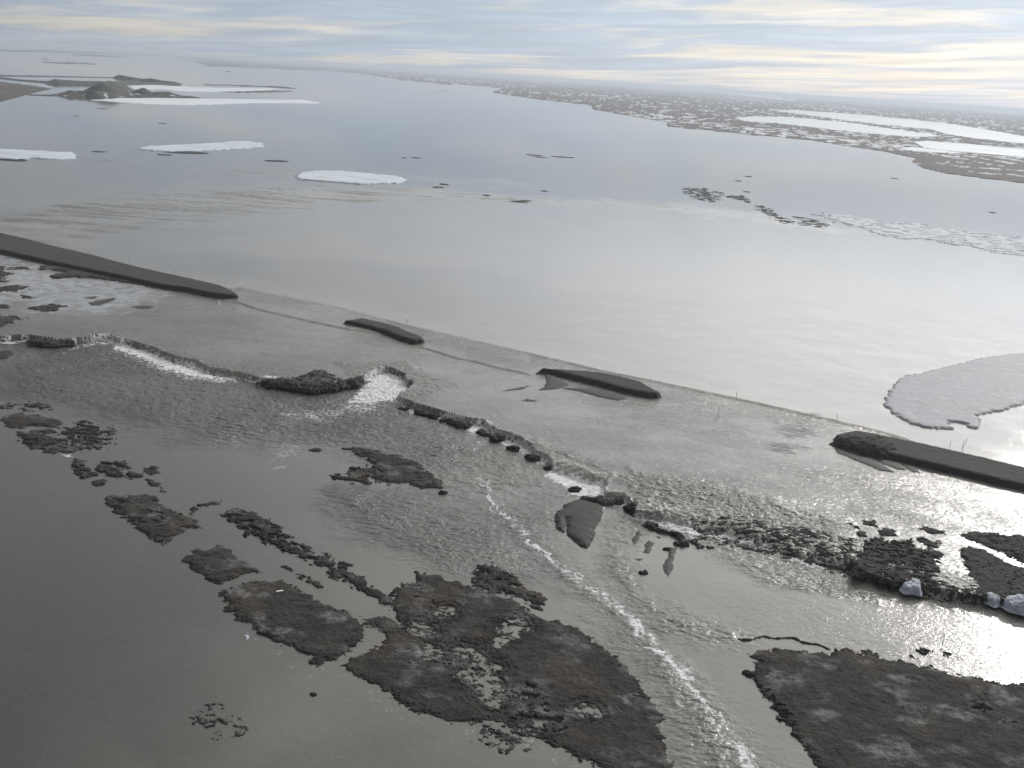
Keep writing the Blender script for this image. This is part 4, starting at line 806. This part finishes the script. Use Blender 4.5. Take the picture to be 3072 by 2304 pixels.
# frozen lakes on it
lakes = [
 ('T3', [(320, 765), (450, 752), (650, 755), (900, 775), (1100, 795), (1250, 818), (1480, 850), (1620, 868), (1700, 887), (1500, 892), (1300, 877), (1000, 847), (800, 822), (600, 800), (400, 790)], 'long white frozen lake nearest the middle of the far shore'),
 ('T3', [(500, 705), (750, 712), (1100, 738), (1400, 762), (1750, 800), (2212, 880), (2800, 980), (2800, 1030), (2212, 932), (1900, 902), (1700, 870), (1600, 840), (1300, 812), (900, 762), (650, 728)], 'longest frozen lake, farther back behind the nearest'),
 ('T3', [(1480, 917), (1580, 911), (1750, 925), (2212, 965), (2900, 1020), (2900, 1110), (2212, 1022), (1900, 996), (1700, 980), (1560, 962)], 'frozen lake nearest the right edge'),
 ('T3', [(200, 597), (320, 600), (560, 618), (760, 650), (700, 655), (500, 632), (330, 612)], 'thin distant frozen lake, pointed at its left'),
 ('T3', [(1380, 955), (1500, 952), (1820, 990), (1780, 998), (1600, 990), (1450, 975)], 'narrow frozen strip left of the right edge lake'),
 ('T3', [(1340, 670), (1700, 690), (2212, 735), (3000, 800), (3000, 815), (2212, 745), (1700, 700)], 'thin far frozen streak under the horizon at right'),
 ('T2', [(1300, 478), (1700, 500), (2300, 545), (2320, 552), (1800, 520), (1400, 490)], 'thin frozen streak under the horizon at centre'),
 ('T2', [(-100, 398), (400, 420), (1000, 450), (1300, 470), (1280, 476), (800, 452), (300, 434), (-100, 412)], 'long pale frozen band under the horizon left of centre')]
for i, (fr, pts, lab) in enumerate(lakes):
    P = poly(fr, pts, PZ)
    far_land('frozen_lake', P, 0.03, 1200 + i, M_lake, 1.5 + 0.35, lab)
# low bars on the far left flats
flats = [('T1', [(-300, 525), (0, 528), (150, 545), (350, 575), (240, 598), (0, 662), (-300, 740)], 'brown land spit reaching in at the upper left edge', 0.02, M_far),
 ('T1', [(200, 398), (400, 400), (600, 410), (690, 424), (500, 418), (300, 410)], 'thin far mud flat at upper left, widest one', 0.06, M_far),
 ('T1', [(640, 420), (800, 428), (970, 433), (800, 434)], 'thin far mud flat trailing right of the widest', 0.02, M_far),
 ('T1', [(380, 350), (600, 352), (900, 372), (700, 372), (500, 360)], 'faint far mud flat just under the horizon', 0.08, M_far),
 ('T1', [(100, 372), (300, 380), (470, 384), (300, 388)], 'faint short mud flat left of the widest', 0.05, M_far),
 ('T1', [(1100, 362), (1500, 375), (2212, 400), (3200, 440), (3200, 470), (2212, 440), (1700, 428), (1400, 405), (1200, 385)], 'streaky far flats under the horizon', 0.22, M_far),
 ('T1', [(-300, 318), (300, 325), (900, 345), (1500, 380), (2212, 412), (2212, 420), (1500, 392), (900, 358), (300, 340), (-300, 330)], 'broken far flats in a thin row under the left horizon', 0.45, M_far),
 ('T1', [(1200, 395), (1700, 415), (2212, 445), (2400, 460), (2212, 462), (1700, 440), (1300, 415)], 'broken far flats where the far shore begins', 0.4, M_far),
 ('T1', [(1280, 545), (1500, 548), (1800, 558), (1960, 572), (1900, 578), (1600, 562), (1300, 552)], 'thin drowned shoal beyond the rear ice sheet', 0.1, M_far),
 ('T1', [(1350, 455), (1500, 462), (1480, 470), (1380, 466)], 'tiny far flat right of the spoil banks', 0.05, M_far),
 ('T1', [(1380, 592), (1600, 590), (1800, 585), (1940, 590), (1800, 600), (1550, 602)], 'drowned shoal behind the ice sheets', 0.05, M_far)]
for i, (fr, pts, lab, rag, mt_) in enumerate(flats):
    far_land('mud_flat', poly(fr, pts, PZ), rag, 1300 + i, mt_, 1.0, lab, kind='structure')
# raised dikes, spoil banks and mounds
def ridge(name, fr, pts, hts, wid, seed, lab, mat=M_spoil, cat='spoil bank', cell=3.0, group=None, kind=None, snow=0.25, noise=0.35):
    L = poly(fr, pts, PZ); lo = L.min(0) - wid * 1.6; hi = L.max(0) + wid * 1.6
    x, y = np.meshgrid(np.arange(lo[0], hi[0], cell), np.arange(lo[1], hi[1], cell))
    best = np.full(x.shape, -9.0)
    for i in range(len(L) - 1):
        a, b = L[i], L[i + 1]; e = b - a; t = np.clip(((x - a[0]) * e[0] + (y - a[1]) * e[1]) / (e @ e), 0, 1)
        d = np.hypot(x - a[0] - t * e[0], y - a[1] - t * e[1]); hh = hts[i] * (1 - t) + hts[i + 1] * t
        best = np.maximum(best, hh * (1.0 - (d / wid) ** 1.3))
    n = fbm(x / (wid * 0.6), y / (wid * 0.6), 5, seed, 0.6)
    h = best + np.maximum(hts) * noise * n * (best > -1) if False else best + max(hts) * noise * n * sstep(best, -0.5, 1.0)
    inw = h > -0.2; k = inw[:-1, :-1] | inw[1:, :-1] | inw[:-1, 1:] | inw[1:, 1:]
    sn = sstep(fbm(x / 14, y / 14, 4, seed + 3), 0.28, 0.4) * snow * (1 - sstep(h, 4, 9))
    c = L.mean(0)
    o = grid_mesh(name, x, y, PZ + h, k, mat, {'snow': sn, 'wet': sn * 0}, origin=(c[0], c[1])); tag(o, lab, cat, group, kind); return o
ridge('spoil_bank', 'E', [(670, 318), (760, 322), (1100, 330), (1400, 340), (1800, 338), (2300, 342), (2400, 345)], [4, 8, 7, 7, 7, 5, 3], 18, 1401, 'long dark spoil bank behind the tall mound')
ridge('spoil_bank', 'E', [(1590, 248), (1640, 250), (1850, 268), (1960, 282), (2080, 295), (2212, 312), (2400, 325), (2440, 330)], [3, 9, 6, 4, 8, 6, 5, 3], 16, 1403, 'farther thin spoil bank behind the long one')
ridge('spoil_mound', 'E', [(1430, 470), (1530, 462), (1640, 455)], [19, 23, 18], 40, 1405, 'tall flat-topped spoil mound, highest of the heaps', cat='spoil mound', cell=2.0, noise=0.10, snow=1.0)
ridge('spoil_mound', 'E', [(1950, 492), (1990, 492)], [13, 14], 24, 1407, 'small pointed spoil mound right of the tall one', cat='spoil mound', cell=2.0, noise=0.10, snow=1.0)
ridge('spoil_mound', 'E', [(2150, 500), (2330, 505), (2400, 507)], [8, 9, 6], 22, 1409, 'low rounded spoil mound at the right end of the heaps', cat='spoil mound', cell=2.0, noise=0.12, snow=1.0)
ridge('spoil_bank', 'E', [(870, 490), (960, 488), (1120, 490), (1300, 505), (1500, 505), (1800, 500), (2100, 508), (2400, 512), (2650, 518)], [2, 8, 8, 9, 9, 6, 4, 3, 2], 20, 1411, 'rough rubble skirt in front of the mounds', noise=0.4, snow=1.0)
ridge('dike', 'E', [(-600, 205), (0, 218), (700, 228), (1570, 246)], [2, 2.2, 1.8, 1.5], 9, 1413, 'thin straight dike line farthest left', cat='dike', cell=3, noise=0.25)
ridge('dike', 'E', [(-600, 190), (0, 250), (300, 285), (640, 308)], [2.4, 2.4, 2.2, 3], 10, 1415, 'dike line meeting the long spoil bank', cat='dike', cell=3, noise=0.25)
ridge('dike', 'E', [(420, 484), (700, 490), (900, 492)], [1.2, 1.6, 1.6], 6, 1417, 'low dike joining the land spit to the mounds', cat='dike', cell=1.5, noise=0.3)

# ------------------------------------------------------------------ posts
import bmesh
M_post = material('galvanised_post'); M_post[2].inputs['Base Color'].default_value = (0.10, 0.10, 0.10, 1); M_post[2].inputs['Roughness'].default_value = 0.6; M_post = M_post[0]
M_refl = material('reflector_plate'); M_refl[2].inputs['Base Color'].default_value = (0.22, 0.20, 0.17, 1); M_refl[2].inputs['Roughness'].default_value = 0.4; M_refl = M_refl[0]
M_white = material('white_paint'); M_white[2].inputs['Base Color'].default_value = (0.8, 0.8, 0.78, 1); M_white = M_white[0]
def tube(bm, p0, p1, r0, r1, n=8):
    p0 = Vector(p0); p1 = Vector(p1); d = (p1 - p0).normalized(); a = d.orthogonal().normalized(); b = d.cross(a)
    ra = [bm.verts.new(p0 + (a * math.cos(2 * math.pi * i / n) + b * math.sin(2 * math.pi * i / n)) * r0) for i in range(n)]
    rb = [bm.verts.new(p1 + (a * math.cos(2 * math.pi * i / n) + b * math.sin(2 * math.pi * i / n)) * r1) for i in range(n)]
    for i in range(n): bm.faces.new((ra[i], ra[(i + 1) % n], rb[(i + 1) % n], rb[i]))
    bm.faces.new(rb); bm.faces.new(ra[::-1])
def box(bm, c, s, rot=0):
    mtx = Matrix.Translation(c) @ Matrix.Rotation(rot, 4, 'Y') @ Matrix.Diagonal((s[0], s[1], s[2], 1))
    bmesh.ops.create_cube(bm, size=1, matrix=mtx)
def mesh_obj(name, bm, mat, parent=None):
    me = bpy.data.meshes.new(name); bm.to_mesh(me); bm.free(); me.materials.append(mat)
    o = bpy.data.objects.new(name, me); C.objects.link(o)
    if parent: o.parent = parent
    return o
def post(fr, p, h, lab, lean=(0, 0), plate=True, z=0.1):
    x, y = at(fr, p, z)
    e = bpy.data.objects.new('marker_post', None); C.objects.link(e); e.location = (x, y, z - 0.3); e.rotation_euler = (lean[0], lean[1], 0)
    tag(e, lab, 'marker post', 'thin marker posts along the road')
    bm = bmesh.new(); tube(bm, (0, 0, -0.5), (0, 0, h), 0.055, 0.045); mesh_obj('pole', bm, M_post, e)
    if plate:
        bm = bmesh.new(); box(bm, (-0.16, -0.06, h - 0.12), (0.30, 0.03, 0.12), 0.5); box(bm, (0, -0.055, h - 0.25), (0.10, 0.02, 0.25)); mesh_obj('reflector', bm, M_refl, e)
post('T4', (573, 262), 1.8, 'marker post behind the left road, second leftmost of all'); post('T4', (840, 322), 1.8, 'marker post behind the left road, left of its midpoint')
post('T4', (1133, 392), 1.9, 'marker post behind the left road near its end'); post('T4', (1462, 470), 1.9, 'marker post at the broken tip of the left road')
post('T4', (1838, 556), 2.2, 'marker post in the first washed gap'); post('C', (693, 278), 2.6, 'marker post just behind the smallest road remnant')
post('C', (530, 350), 1.8, 'short marker post before the smallest road remnant', plate=False); post('R', (345, 928), 2.2, 'marker post on the far road lip in the widest gap')
post('R', (228, 1045), 3.3, 'tall bare pole standing in the widest gap', plate=False); post('R', (997, 1075), 2.2, 'marker post on the lip beside the gravel pile')
post('R', (1728, 1252), 2.4, 'marker post behind the right road, left of the leaning pair', plate=False); post('R', (1808, 1262), 3.6, 'leaning pole of the pair behind the right road', lean=(0, 0.22), plate=False)
post('R', (1808, 1256), 2.8, 'straighter pole of the pair behind the right road', lean=(0, 0.02), plate=False); post('R', (1725, 1455), 2.4, 'marker post before the right road', plate=False)
post('BR', (1683, 865), 2.2, 'lone pole standing in the sun glare', z=DZ, plate=False); post('BM', (1500, 1568), 2.6, 'thin leaning pole at the rim of the largest island', lean=(0, -0.35), z=DZ + 0.3, plate=False)
post('E', (125, 195), 8.0, 'distant upright mast beyond the land spit', z=PZ, plate=False)
bm = bmesh.new(); box(bm, (0, 0, 0), (1.1, 0.25, 0.10)); bmesh.ops.bevel(bm, geom=list(bm.edges), offset=0.02, segments=1, affect='EDGES')
o = mesh_obj('white_board', bm, M_white); x, y = at('BL', (1812, 516), DZ + 0.6); o.location = (x, y, DZ + 0.72); o.rotation_euler = (0, 0, 0.45)
tag(o, 'small white board lying on the brown turf island', 'board')

# ------------------------------------------------------------------ air
HAZE = 1.0e-4
if HAZE > 0:
    bm = bmesh.new(); bmesh.ops.create_cube(bm, size=1, matrix=Matrix.Translation((0, 0, (H + 12 - 9) / 2)) @ Matrix.Diagonal((300000, 300000, H + 12 + 9, 1)))
    hm = bpy.data.materials.new('haze_air'); hm.use_nodes = True; hm.node_tree.nodes.clear(); ht = NT(hm.node_tree)
    ho = ht.new('ShaderNodeOutputMaterial'); hv = ht.new('ShaderNodeVolumePrincipled')
    hv.inputs['Color'].default_value = (0.60, 0.66, 0.74, 1); hv.inputs['Density'].default_value = HAZE; hv.inputs['Anisotropy'].default_value = 0.3
    ht.l.new(hv.outputs[0], ho.inputs['Volume'])
    o = mesh_obj('haze', bm, hm); tag(o, kind='stuff')
